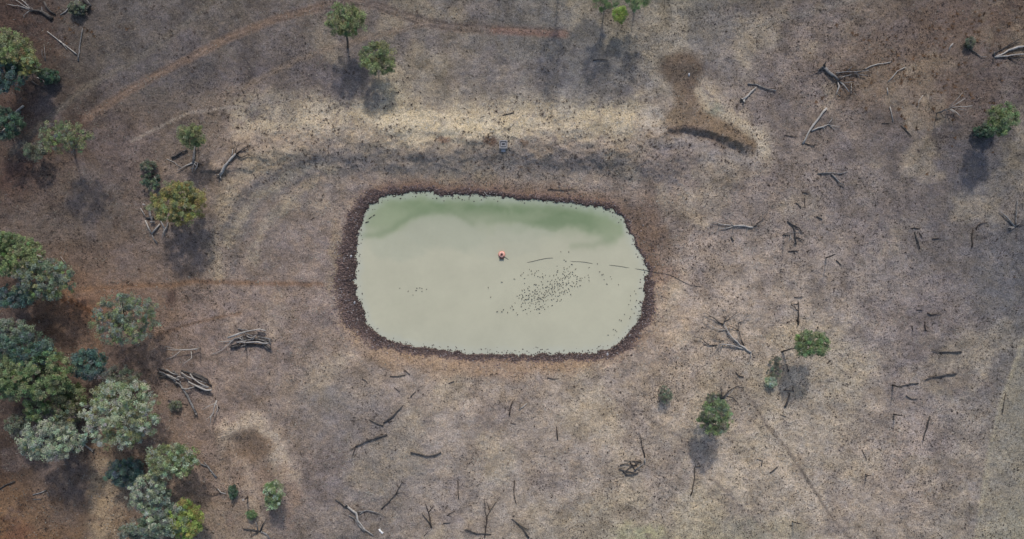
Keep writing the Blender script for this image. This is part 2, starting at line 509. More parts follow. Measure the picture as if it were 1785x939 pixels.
# bare brown scour by the spillway
stroke([(1222,165),(1240,192),(1280,218),(1315,248)], 26, 18, (156,140,120), .6, wob=False, rag=.1)
blob(1188, 118, 40, 27, (80,66,57), .95, .35, wob=False)
stroke([(1188,125),(1196,150),(1198,175),(1200,200)], 21, 14, (97,82,71), .95, wob=False)
stroke([(1205,150),(1212,180),(1235,205)], 10, 10, (98,80,68), .7, wob=False)
stroke([(1150,226),(1180,212),(1205,202),(1240,212),(1275,234),(1298,252)], 20, 12, (113,95,77), .95, wob=False)
stroke([(1200,190),(1212,215),(1225,228)], 14, 12, (106,90,78), .8, wob=False)
stroke([(1150,234),(1180,226),(1215,226),(1250,242),(1285,257)], 6, 8, (112,91,78), .8, wob=False)
blob(1142, 208, 24, 28, (160,148,136), .8, .6, rag=.1)
stroke([(1218,160),(1232,185)], 7, 8, (158,144,124), .6, wob=False); stroke([(1256,200),(1290,214),(1322,238),(1334,262)], 7, 9, (162,147,126), .6, wob=False)
stroke([(1222,208),(1252,222),(1282,240),(1300,254)], 12, 8, (112,92,74), .8, wob=False)
stroke([(1150,248),(1200,246),(1260,268),(1310,280)], 12, 14, (128,119,116), .6, rag=.2)
blob(1246, 190, 15, 10, (94,106,98), .6, .7, wob=False, rag=.2)
# spoil by the lower left
blob(445, 800, 66, 70, (140,121,104), .65, .5, rag=.15)
stroke([(392,752),(400,790),(420,820),(440,870),(450,930)], 14, 12, (152,133,116), .7, rag=.2)
stroke([(400,745),(450,740),(485,780),(500,830)], 14, 14, (154,137,120), .75, rag=.15)
blob(442, 782, 34, 24, (112,90,74), .85, .4); blob(398, 792, 11, 26, (104,84,72), .75, .5); blob(416, 828, 13, 20, (110,88,74), .7, .5); blob(470, 828, 15, 24, (118,97,84), .6, .5); blob(422, 764, 18, 9, (120,98,80), .6, .5); blob(455, 840, 24, 30, (126,104,92), .6, .6)
stroke([(500,820),(506,870),(500,920)], 8, 10, (140,114,98), .5)
blob(776, 243, 13, 6, (112,84,70), .8, .4, wob=False); blob(853, 245, 14, 9, (98,72,58), .9, .4, wob=False); blob(914, 248, 6, 5, (104,78,60), .7, .4, wob=False)
blob(298, 520, 9, 16, (70,50,48), .6, .6, wob=False)
# wheel tracks and cattle pads
TR = np.zeros(PU.shape)
def track(pts, hw, soft, c, a, ruts=0, rc=(78,64,58), ra=.5, mark=True):
    sl, m_ = stroke(pts, hw, soft, np.array(c) * 1.12 - np.mean(c) * .12, a, wob=False, rag=.0, tight=True)
    m_ = m_.copy()
    if mark: TR[sl] = np.maximum(TR[sl], m_ / max(a, .01))
    if ruts:
        for s in (-1, 1):
            p2 = []
            for i, p in enumerate(pts):
                q0 = pts[max(i - 1, 0)]; q1 = pts[min(i + 1, len(pts) - 1)]
                tx, ty = q1[0] - q0[0], q1[1] - q0[1]; L = math.hypot(tx, ty)
                p2.append((p[0] - ty / L * s * ruts, p[1] + tx / L * s * ruts))
            sl, m_ = stroke(p2, 1.2, 1.8, rc, ra, wob=False, rag=.15, tight=True)
            Z[sl] -= .05 * m_
track([(-80,372),(0,318),(60,276),(110,242),(150,206)], 8, 9, (80,60,53), .75, 4, (62,46,41), .6)
track([(150,206),(220,160),(300,116),(400,65),(480,33),(560,11)], 5.5, 6, (112,92,80), .8, 4, (82,66,58), .6)
track([(560,11),(620,2),(660,10),(700,25),(740,38),(790,47),(850,51),(920,54),(985,58)], 7, 8, (100,86,80), .65, 5, (76,65,62), .75)
track([(860,52),(920,56),(985,60)], 4, 5, (116,88,80), .6, mark=False)
track([(20,265),(90,200),(150,152),(250,95),(330,36),(370,0)], 4, 7, (100,92,84), .5, 4, (74,68,65), .55, mark=False)
track([(330,196),(400,160),(450,140),(520,102),(600,76),(680,56),(740,42)], 3.5, 6, (120,104,92), .6, 3, (86,76,70), .45, mark=False)
track([(230,245),(290,215),(330,196),(450,181),(560,165)], 1.6, 3, (140,128,118), .55, mark=False)
track([(655,140),(760,138),(860,128),(950,112)], 2, 4, (92,84,80), .4, mark=False)
track([(1000,76),(1100,78),(1200,60),(1300,45),(1400,25),(1500,-5)], 5, 6, (124,116,108), .35, 4, (98,92,88), .4, mark=False)
track([(100,512),(150,504),(220,498),(300,497),(340,490),(430,493),(560,496)], 3, 5, (128,98,76), .6, 1.5, (96,70,56), .5, mark=False)
track([(92,516),(130,528),(165,545)], 3, 5, (122,80,54), .7, 1, (86,58,42), .6, mark=False)
track([(258,586),(310,573),(340,562),(420,545)], 2, 4, (126,98,80), .5, 1, (92,72,60), .5, mark=False)
track([(1282,668),(1310,700),(1340,745),(1372,782),(1410,840),(1450,902),(1490,950)], 2.2, 3, (116,104,96), .65, 1.2, (96,86,79), .4, mark=False)
track([(1050,684),(1110,715),(1150,740),(1192,765),(1200,790),(1235,830),(1272,862),(1310,900),(1345,930)], 1.6, 3, (108,97,91), .6, mark=False)
track([(1150,480),(1160,520),(1150,570),(1120,605)], 3, 5, (146,124,106), .4, mark=False)
m_ = inside(su, sv, [(1800,560),(1772,620),(1745,700),(1722,800),(1700,960),(1900,960),(1900,560)])
paint(m_ * .3, (130, 126, 112))
track([(1785,590),(1745,700),(1722,800),(1700,950)], 2.5, 4, (142,134,116), .5, mark=False)
# the drawdown bank
rw = rim_w(PU, PV)
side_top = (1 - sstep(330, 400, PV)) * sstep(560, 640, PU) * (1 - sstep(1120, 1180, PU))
paint((1 - sstep(4, 40, D)) * (D > -3) * .8, (128, 106, 90))
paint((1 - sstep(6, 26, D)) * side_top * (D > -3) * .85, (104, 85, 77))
blob(1125, 410, 34, 70, (108,85,71), .85, .5); blob(1100, 375, 30, 24, (100,82,72), .7, .5)
blob(588, 450, 14, 70, (128,110,86), .55, .5); blob(1165, 480, 26, 16, (134,106,92), .6, .6)
stroke([(690,625),(760,638),(880,645),(1000,640)], 10, 14, (136,110,88), .7)
stroke([(600,560),(630,600),(690,628)], 10, 12, (138,113,92), .7)
wm = (1 - sstep(rw * .85, rw * 1.12, D + (fbm(PU / 7, PV / 7, 141, 3) - .5) * 8)) * sstep(-14, -4, D)
paint(wm * .95, (80, 68, 64))
paint(wm * sstep(.5, .7, fbm(PU / 10, PV / 10, 151, 3)) * .6, (84, 70, 66))
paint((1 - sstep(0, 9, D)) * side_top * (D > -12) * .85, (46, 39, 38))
paint((D < -4) * 1.0, (150, 145, 125))

GAIN = 1.54
CL = np.clip(CL * GAIN * np.array([1.01, .997, .918]), 0.005, .8)
ny, nx = U.shape
idx = np.arange(nx * ny).reshape(ny, nx)
F4 = np.stack([idx[1:, :-1], idx[1:, 1:], idx[:-1, 1:], idx[:-1, :-1]], -1).reshape(-1, 4)
def cell(a): return ((a[1:, :-1] + a[1:, 1:] + a[:-1, 1:] + a[:-1, :-1]) / 4).ravel()
tr_c = cell(TR); mud_c = cell(wm) ; d_c = cell(D); w_c = cell(rw)
is_tr = tr_c > .5
is_mud = (~is_tr) & (d_c < w_c * 1.0) & (d_c > -40)
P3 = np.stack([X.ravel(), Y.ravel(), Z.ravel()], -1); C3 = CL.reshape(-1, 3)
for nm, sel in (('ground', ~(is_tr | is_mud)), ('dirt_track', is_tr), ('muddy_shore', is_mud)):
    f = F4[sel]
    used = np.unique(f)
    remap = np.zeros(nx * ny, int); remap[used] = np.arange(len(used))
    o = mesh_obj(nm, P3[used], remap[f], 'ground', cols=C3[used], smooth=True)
    tag(o, {'ground': 'dry grey brown paddock ground with sparse dead grass', 'dirt_track': 'reddish dirt vehicle track curving across the upper paddock',
            'muddy_shore': 'dark trampled mud ringing the pond'}[nm], kind='structure')

# ------------------------------------------------------------------ the pond
wuu = np.arange(600, 1152, 3.0); wvv = np.arange(318, 640, 3.0)
A, B = np.meshgrid(wuu, wvv)
dd = pond_d(A, B)
qa = A + (fbm(A / 45, B / 45, 161, 4) - .5) * 62; qb = B + (fbm(A / 45, B / 45, 171, 4) - .5) * 40
low = np.interp(qa, [600, 640, 690, 740, 790, 840, 890, 940, 990, 1040, 1070, 1090], [402, 408, 386, 372, 372, 386, 390, 396, 408, 416, 405, 360])
top = np.interp(A, [600, 690, 840, 960, 1045, 1100], [336, 336, 342, 351, 362, 392])
g = (1 - sstep(-26, 22, qb - low)) * (1 - sstep(1058, 1082, qa)) * sstep(618, 668, qa)
g = g * (.62 + .6 * fbm(A / 26, B / 18, 181, 4)) * sstep(1, 10, -dd)
deep = np.exp(-((B - top - 19) / 15) ** 2) * sstep(650, 740, A) * (1 - sstep(1020, 1075, A))
cream = lin((190, 188, 168)); gr1 = lin((148, 160, 130)); gr2 = lin((122, 140, 108))
wc = np.broadcast_to(cream, A.shape + (3,)).copy()
sw = fbm(A / 60, B / 40, 191, 4)
wc = wc * (1 + (.5 - sw)[..., None] * .10)
def wmix(m, c):
    global wc
    m = np.clip(m, 0, 1)[..., None]; wc = wc * (1 - m) + c * m
mid = lin((160, 166, 145))
wmix((1 - sstep(360, 450, qb)) * .75, mid)
band = (1 - sstep(10, 62, qb - top)) * sstep(625, 680, A) * (1 - sstep(1062, 1086, qa))
wmix(band * .8, gr1)
wmix((1 - sstep(-16, 14, qb - 404)) * sstep(622, 640, A) * (1 - sstep(690, 745, qa)) * .75, gr1)
wmix((1 - sstep(-26, 26, qb - 408)) * sstep(960, 1030, qa) * (1 - sstep(1060, 1084, qa)) * .75, gr1)
def lobe(cu, cv, ru_, rv_, s, c_):
    q = np.sqrt(((qa - cu) / ru_) ** 2 + ((qb - cv) / rv_) ** 2)
    wmix((1 - sstep(.72, 1.12, q)) * s, c_)
lobe(770, 404, 68, 34, .75, lin((176, 178, 160))); lobe(690, 432, 60, 30, .6, lin((178, 180, 162)))
lobe(905, 402, 62, 18, .7, lin((174, 177, 158))); lobe(880, 425, 70, 26, .6, lin((182, 182, 164)))
lobe(960, 392, 34, 10, .5, lin((150, 160, 134)))
wmix(deep * (.35 + .9 * fbm(qa / 22, qb / 12, 201, 4)) * .95, gr2)
wmix(np.exp(-((qb - top - 36) / 9) ** 2) * sstep(890, 950, A) * (1 - sstep(1020, 1065, A)) * .75, gr2)
for pts, s in (([(628,412),(655,409),(680,400),(700,386),(718,374),(745,366)], .5), ([(735,372),(770,366),(800,372),(822,388)], .35), ([(845,386),(880,380),(930,384),(960,398)], .3), ([(1000,430),(1040,428),(1066,414)], .3)):
    wmix(np.exp(-(seg_dist(A + (qa - A) * .3, B + (qb - B) * .3, pts) / 6) ** 2) * s, gr2)
wmix((1 - sstep(0, 18, -dd)) * .45, lin((188, 193, 186)))
wmix(sstep(540, 640, B) * .25, lin((180, 182, 172)))
wc = np.clip(wc * np.array([1.01, .985, .905]), 0, .85)
iw = np.arange(A.size).reshape(A.shape)
FW = np.stack([iw[1:, :-1], iw[1:, 1:], iw[:-1, 1:], iw[:-1, :-1]], -1).reshape(-1, 4)
keep = ((dd[1:, :-1] < 14) | (dd[:-1, 1:] < 14)).ravel()
FW = FW[keep]; used = np.unique(FW); remap = np.zeros(A.size, int); remap[used] = np.arange(len(used))
PW = np.stack([u2x(A).ravel(), v2y(B).ravel(), np.zeros(A.size)], -1)
o = mesh_obj('pond_water', PW[used], remap[FW], 'water', cols=wc.reshape(-1, 3)[used], smooth=True)
tag(o, 'pale cream turbid pond water with green bloom along its upper edge', kind='structure')

# ------------------------------------------------------------------ ground cover nobody could count
def scatter(n, wfun, seed):
    r = np.random.default_rng(seed)
    u = r.uniform(-40, 1825, n * 4); v = r.uniform(-40, 980, n * 4)
    w = wfun(u, v)
    k = r.random(len(u)) < w
    return u[k][:n], v[k][:n]

def gheight(u, v):
    a = (u - _gu[0]) / (_gu[1] - _gu[0]); b = (v - _gv[0]) / (_gv[1] - _gv[0])
    i = a.astype(int); j = b.astype(int); fa = a - i; fb = b - j
    return (_GH[j, i] * (1 - fa) + _GH[j, i + 1] * fa) * (1 - fb) + (_GH[j + 1, i] * (1 - fa) + _GH[j + 1, i + 1] * fa) * fb

def to_ground(u, v):
    """photograph pixels -> u,v on the base plane"""
    z = np.full(u.shape, .6)
    for _ in range(4):
        k = (CAMZ - z) / CAMZ
        a = CU + (u - CU) * k; b = CV + (v - CV) * k
        z = gheight(a, b)
    return a, b, z

def blades(u, v, size, nb, cols, name, label, seed, up=.55, wid=.16):
    """star-shaped tufts of pointed blades, one mesh"""
    r = np.random.default_rng(seed)
    a, b, z = to_ground(u, v)
    n = len(u)
    x = u2x(a); y = v2y(b)
    ang = r.uniform(0, 2 * np.pi, (n, nb)); ln = size[:, None] * r.uniform(.5, 1.15, (n, nb))
    el = r.uniform(.15, 1.0, (n, nb)) * up
    ca, sa = np.cos(ang), np.sin(ang)
    off = r.uniform(-.25, .25, (n, nb, 2)) * size[:, None, None]
    bx = x[:, None] + off[..., 0]; by = y[:, None] + off[..., 1]; bz = np.repeat(z[:, None], nb, 1) - .01
    hw = ln * wid
    tip = np.stack([bx + ca * ln, by + sa * ln, bz + .03 + ln * el], -1)
    l = np.stack([bx - sa * hw, by + ca * hw, bz], -1); rr = np.stack([bx + sa * hw, by - ca * hw, bz + .02], -1)
    P = np.stack([l, rr, tip], 2).reshape(-1, 3)
    F = np.arange(len(P)).reshape(-1, 3)
    C = np.repeat(cols * r.uniform(.75, 1.25, (n, 1)), nb * 3, 0)
    o = mesh_obj(name, P, F, 'dry_grass', cols=C)
    tag(o, label, kind='stuff')

_lum = RGI = None
def soil_lum(u, v):
    i = np.clip(np.searchsorted(ru, u), 0, len(ru) - 1); j = np.clip(np.searchsorted(rv, v), 0, len(rv) - 1)
    return CL[j, i].mean(-1)[:, None]
def land(u, v):
    return (pond_d(u, v) > rim_w(u, v) * .9 + 4).astype(float)
r = np.random.default_rng(5)
u, v = scatter(50000, lambda u, v: land(u, v) * np.clip(.10 + 2.1 * (fbm(u / 60, v / 60, 211, 4) - .42) + .3 * (u > 1050) - .16 * (u < 560) * (v < 260) - .06 * (u < 1000), .02, 1), 31)
n = len(u)
blades(u, v, r.uniform(.08, .19, n) * np.where(r.random(n) < .10, 1.6, 1), 5, lin(np.array([[62, 54, 51]])) * r.uniform(.6, 1.3, (n, 1)), 'dark_grass_tufts',
       'dark dead grass tufts dotted over the paddock', 41, .45, .36)
u, v = scatter(22000, lambda u, v: land(u, v) * np.clip(.1 + 1.3 * (fbm(u / 45, v / 45, 221, 4) - .42) + .7 * np.exp(-((v - 210) / 35) ** 2) * (u > 430) * (u < 1120), .03, 1), 32)
n = len(u)
blades(u, v, r.uniform(.12, .32, n), 5, (lin(np.array([[150, 142, 126]])) * .35 + soil_lum(u, v) * np.array([[1.06, 1.0, .86]]) * .9) * r.uniform(.75, 1.35, (n, 1)), 'straw_grass_tufts',
       'pale straw coloured dry grass tufts', 42, .5, .18)
def rust(u, v):
    w = np.exp(-(((u - 1560) / 110) ** 2 + ((v - 120) / 55) ** 2)) + .8 * np.exp(-(((u - 1710) / 100) ** 2 + ((v - 50) / 55) ** 2)) + .5 * np.exp(-(((u - 1680) / 100) ** 2 + ((v - 180) / 50) ** 2))
    w += .5 * np.exp(-(((u - 120) / 50) ** 2 + ((v - 40) / 40) ** 2))
    return np.clip(w * sstep(.40, .6, fbm(u / 22, v / 22, 231, 3)), 0, 1)
u, v = scatter(5200, rust, 33)
n = len(u)
blades(u, v, r.uniform(.25, .7, n), 14, lin(np.array([[124, 98, 76]])) * r.uniform(.5, 1.05, (n, 1)), 'rusty_grass_clumps',
       'rusty brown dead grass clumps in the upper right', 43, .8, .13)
u, v = scatter(6500, lambda u, v: land(u, v) * np.clip(np.exp(-((v - 235) / 60) ** 2) * (u > 380) * (u < 1350) * sstep(.40, .6, fbm(u / 18, v / 18, 241, 3)) * .8 + .10 * (u < 420) + .12 * sstep(.55, .7, fbm(u / 40, v / 40, 245, 3)), 0, 1), 34)
n = len(u)
blades(u, v, r.uniform(.22, .48, n), 9, lin(np.array([[90, 78, 70]])) * r.uniform(.6, 1.3, (n, 1)), 'brown_grass_tussocks',
       'brown dead grass tussocks along the dam wall', 44, .7, .16)

# broken twigs lying about, thickest near fallen timber
r = np.random.default_rng(15)
cl = [(1290,375,45,22),(1265,575,40,35),(1470,135,45,25),(1745,95,40,25),(440,590,40,18),(325,660,45,22),(335,285,35,30),(268,390,22,30),(100,40,60,40),(1100,810,25,18),(1160,690,20,20),(1260,690,30,22),
      (640,770,40,40),(630,905,40,30),(850,905,40,30),(1390,405,25,25),(1375,690,20,30),(1575,665,30,20),(1640,640,40,25),(880,715,30,20),(370,850,30,20),(450,925,30,15),(120,760,60,30),(1425,225,35,25),(1650,190,35,25)]
uu = np.concatenate([r.normal(q[0], q[2], 70) for q in cl] + [r.uniform(0, 1785, 2200)]); vv = np.concatenate([r.normal(q[1], q[3], 70) for q in cl] + [r.uniform(0, 939, 2200)])
k = (land(uu, vv) > 0) & (uu > -60) & (uu < 1840) & (vv > -60) & (vv < 990); uu = uu[k]; vv = vv[k]; n = len(uu)
ga, gb, gz = to_ground(uu, vv)
gx = u2x(ga); gy = v2y(gb); an = r.uniform(0, np.pi, n); L = r.uniform(.2, .75, n) * np.where(r.random(n) < .15, 1.7, 1); rd = r.uniform(.018, .045, n)
tx, ty = np.cos(an), np.sin(an); kink = r.uniform(-.25, .25, n) * L
P = []
for t, kk2, rs in ((-.5, 0, .9), (0, 1, 1.0), (.5, 0, .5)):
    cx_ = gx + tx * L * t - ty * kink * kk2; cy_ = gy + ty * L * t + tx * kink * kk2
    cz_ = gheight(cx_ / S + CU, CV - cy_ / S) + rd
    for da, dz in ((1, -.6), (0, 1), (-1, -.6)):
        P.append(np.stack([cx_ - ty * rd * da * rs, cy_ + tx * rd * da * rs, cz_ + rd * dz * rs], -1))
P = np.stack(P, 1).reshape(-1, 3)
q4 = []
for s0 in (0, 3):
    for k3 in range(3): q4.append((s0 + k3, s0 + (k3 + 1) % 3, s0 + 3 + (k3 + 1) % 3, s0 + 3 + k3))
F = (np.array(q4)[None] + (np.arange(n) * 9)[:, None, None]).reshape(-1, 4)
tw = np.where(r.random((n, 1)) < .3, lin(np.array([[168, 160, 150]])), lin(np.array([[74, 62, 55]]))) * r.uniform(.6, 1.3, (n, 1))
o = mesh_obj('twig_litter', P, F, 'dry_grass', cols=np.repeat(tw, 9, 0))
tag(o, 'small broken twigs littering the ground near fallen timber', kind='stuff')

# trampled clods of the shore
r = np.random.default_rng(6)
u = r.uniform(560, 1180, 165000); v = r.uniform(315, 665, 165000)
d_ = pond_d(u, v); w_ = rim_w(u, v)
pk = np.where(d_ < -9, 0, np.where(d_ < -2, .035, np.where(d_ < 1, .35, (1 - sstep(w_ * .5, w_ * 1.3 + 2, d_)) * .95 + .02 * (d_ < w_ + 25))))
k = r.random(len(u)) < pk
u = u[k]; v = v[k]; n = len(u)
z = gheight(u, v); z = np.maximum(z, -.03)
x = u2x(u); y = v2y(v)
rad = r.uniform(.06, .19, n)
t6 = np.arange(6) * np.pi / 3
ja = r.uniform(.7, 1.3, (n, 6)); jb = r.uniform(.45, .8, (n, 6)); ph = r.uniform(0, 6, (n, 1))
hz_ = rad * r.uniform(.5, 1.1, n)
ring = lambda j, zz: np.stack([x[:, None] + rad[:, None] * j * np.cos(t6 + ph), y[:, None] + rad[:, None] * j * np.sin(t6 + ph), np.repeat(zz[:, None], 6, 1)], -1)
P = np.concatenate([ring(ja, z - .06), ring(jb, z + hz_ * .7), np.stack([x, y, z + hz_], -1)[:, None]], 1)
tri = []
for i in range(6):
    j = (i + 1) % 6
    tri += [(i, j, 6 + j), (i, 6 + j, 6 + i), (6 + i, 6 + j, 12)]
F = (np.array(tri)[None] + (np.arange(n) * 13)[:, None, None]).reshape(-1, 3)
base = lin(np.array([[92, 78, 74]])) * r.uniform(.55, 1.5, (n, 1))
tt = np.clip(d_[k] / np.maximum(w_[k], 4), 0, 1.2)[:, None]; base = base * (.62 + .75 * tt) + lin(np.array([[96, 80, 74]])) * (r.random((n, 1)) < .3 * tt) * .6
pale = r.random(n) < .05; base[pale] = lin(np.array([150, 142, 138]))
o = mesh_obj('shore_clods', P.reshape(-1, 3), F, 'mud', cols=np.repeat(base, 13, 0))
tag(o, 'dark hoof trampled mud clods along the waterline', kind='stuff')

# ------------------------------------------------------------------ living trees and shrubs
LEAF = {'olive': (106,114,72), 'yellow': (122,114,60), 'dark': (66,86,66), 'teal': (72,94,84), 'pale': (136,148,118),
        'green': (94,112,70), 'lime': (122,142,62), 'grey': (100,110,92), 'dull': (92,96,78)}
LEAF = {k: tuple(np.array(q) * .78 + np.mean(q) * .22) for k, q in LEAF.items()}
def leaf_mesh(rg, centers, crad, per, size, col, ctr):
    P, C = [], []
    n = len(centers)
    cc = np.asarray(centers)
    q = rg.normal(0, 1, (n, per, 3)); q /= np.linalg.norm(q, axis=2, keepdims=True) + 1e-6
    q *= rg.random((n, per, 1)) ** .45
    q[..., 2] *= .6
    p = (cc[:, None] + q * crad[:, None, None]).reshape(-1, 3)
    m = len(p)
    yaw = rg.uniform(0, 2 * np.pi, m); pit = rg.normal(0, .45, m)
    t = np.stack([np.cos(yaw) * np.cos(pit), np.sin(yaw) * np.cos(pit), np.sin(pit)], -1)
    s = np.cross(t, rg.normal(0, 1, (m, 3)) * .42 + np.array([0, 0, 1.0])); s /= np.linalg.norm(s, axis=1, keepdims=True) + 1e-6
    L = size * rg.uniform(.6, 1.3, (m, 1)); w = L * rg.uniform(.38, .58, (m, 1))
    quad = np.stack([p - t * L * .4 + s * w * .55, p + t * L * .6, p - t * L * .4 - s * w * .55], 1)
    base = np.repeat(col[None] * rg.uniform(.65, 1.4, (n, 1)) * (1 + rg.normal(0, .10, (n, 3))), per, 0)
    base = base * rg.uniform(.7, 1.3, (m, 1))
    return quad.reshape(-1, 3) - np.array(ctr), np.arange(m * 3).reshape(-1, 3), np.repeat(np.clip(base, .01, .6), 3, 0)

def make_tree(u, v, rx, ry, zc, kind, label, base=None, name='gum_tree', cat='tree', lobes=None, dens=1.0, group=None, seed=0, csize=.60, flat=.85, mix=None):
    rg = np.random.default_rng(1000 + seed); rr = random.Random(seed)
    c = at_z(u, v, zc)
    gz = zw(c.x, c.y)
    c = at_z(u, v, gz + zc)
    if base: b = ground_at(*base)
    else:
        k_ = 1 + .75 * zc / CAMZ
        b = Vector((c.x * k_ + rr.uniform(-.4, .4), c.y * k_ + rr.uniform(-.4, .4), 0)); b.z = zw(b.x, b.y)
    root = empty(name, b)
    tag(root, label, cat, group)
    ax, ay = rx * S, ry * S
    az = min(ax, ay) * flat + .2
    nl = int((lobes or max(5, 5 + ax * 2.0)) * 1.7)
    LC = []
    for i in range(nl):
        best, bd = None, -1
        for _ in range(12):
            a = rr.uniform(0, 2 * math.pi); q = math.sqrt(rr.random()) * .84
            p = Vector((c.x + ax * q * math.cos(a), c.y + ay * q * math.sin(a), c.z + az * (rr.uniform(-.9, .8) * (1 - q * q * .6) - q * .25)))
            dd_ = min([(Vector((p.x - o.x, p.y - o.y, .5 * (p.z - o.z)))).length for o in LC] or [9])
            if dd_ > bd: best, bd = p, dd_
        LC.append(best)
    cent, rad = [], []
    lr = .86 * math.sqrt(ax * ay / max(len(LC), 1)) + .12
    for p in LC:
        k = max(4, int(11 * lr * lr * dens / (csize ** 2) * .42))
        sc_ = rr.uniform(.5, 1.3)
        for j in range(k):
            d = rg.normal(0, 1, 3); d /= np.linalg.norm(d)
            d[:2] *= rg.uniform(.7, 1.25)
            if d[2] < -.35: d[2] *= -.6
            d *= rg.uniform(.55, 1.0) * lr * sc_
            cent.append((p.x + d[0], p.y + d[1], p.z + d[2] * .7)); rad.append(csize * rg.uniform(.55, 1.1))
    for j in range(int(len(cent) * .6)):                      # loose foliage between the clumps
        a = rr.uniform(0, 6.283); q = math.sqrt(rr.random()) * 1.02
        cent.append((c.x + ax * q * math.cos(a), c.y + ay * q * math.sin(a), c.z + az * rr.uniform(-.9, .7) * (1 - q * q * .5))); rad.append(csize * rr.uniform(.45, 1.5))
    cent = np.array(cent); rad = np.array(rad)
    size = .26 if ax > 1.6 else .22
    per = int(56 * dens) + 6
    col = lin(LEAF[kind]) * 1.72
    P, F, C = leaf_mesh(rg, cent, rad, per, size, col, b)
    if mix is not None:
        k = rg.random(len(cent)) < .35
        kk_ = np.repeat(k, per * 3); C[kk_] = C[kk_] / col * lin(LEAF[mix]) * 1.72
    mesh_obj('crown', P, F, 'leaf', root, C)
    # trunk and limbs
    tr = max(.07, min(.28, ax * .055))
    if zc > 1.6:
        fork = b.lerp(c, .55); fork.z = b.z + (c.z - b.z) * .6
        mid = b.lerp(fork, .5) + Vector((rr.uniform(-.2, .2), rr.uniform(-.2, .2), 0))
        vv, ff = tube([q - b for q in (b - Vector((0, 0, .1)), mid, fork)], [tr * 1.25, tr, tr * .8], 7)
        mesh_obj('trunk', vv, ff, 'bark', root, smooth=True)
        for p in LC[:9]:
            e = p.copy(); e.z += lr * .3
            md = fork.lerp(e, .5) + Vector((rr.uniform(-.3, .3), rr.uniform(-.3, .3), -.15))
            vv, ff = tube([q - b for q in (fork, md, e)], [tr * .6, tr * .38, tr * .12], 5)
            mesh_obj('limb', vv, ff, 'bark', root, smooth=True)
    else:
        for p in LC[:5]:
            vv, ff = tube([q - b for q in (b - Vector((0, 0, .05)), b.lerp(p, .5) + Vector((0, 0, .1)), p)], [.05, .035, .015], 5)
            mesh_obj('stem', vv, ff, 'bark', root, smooth=True)
    return root

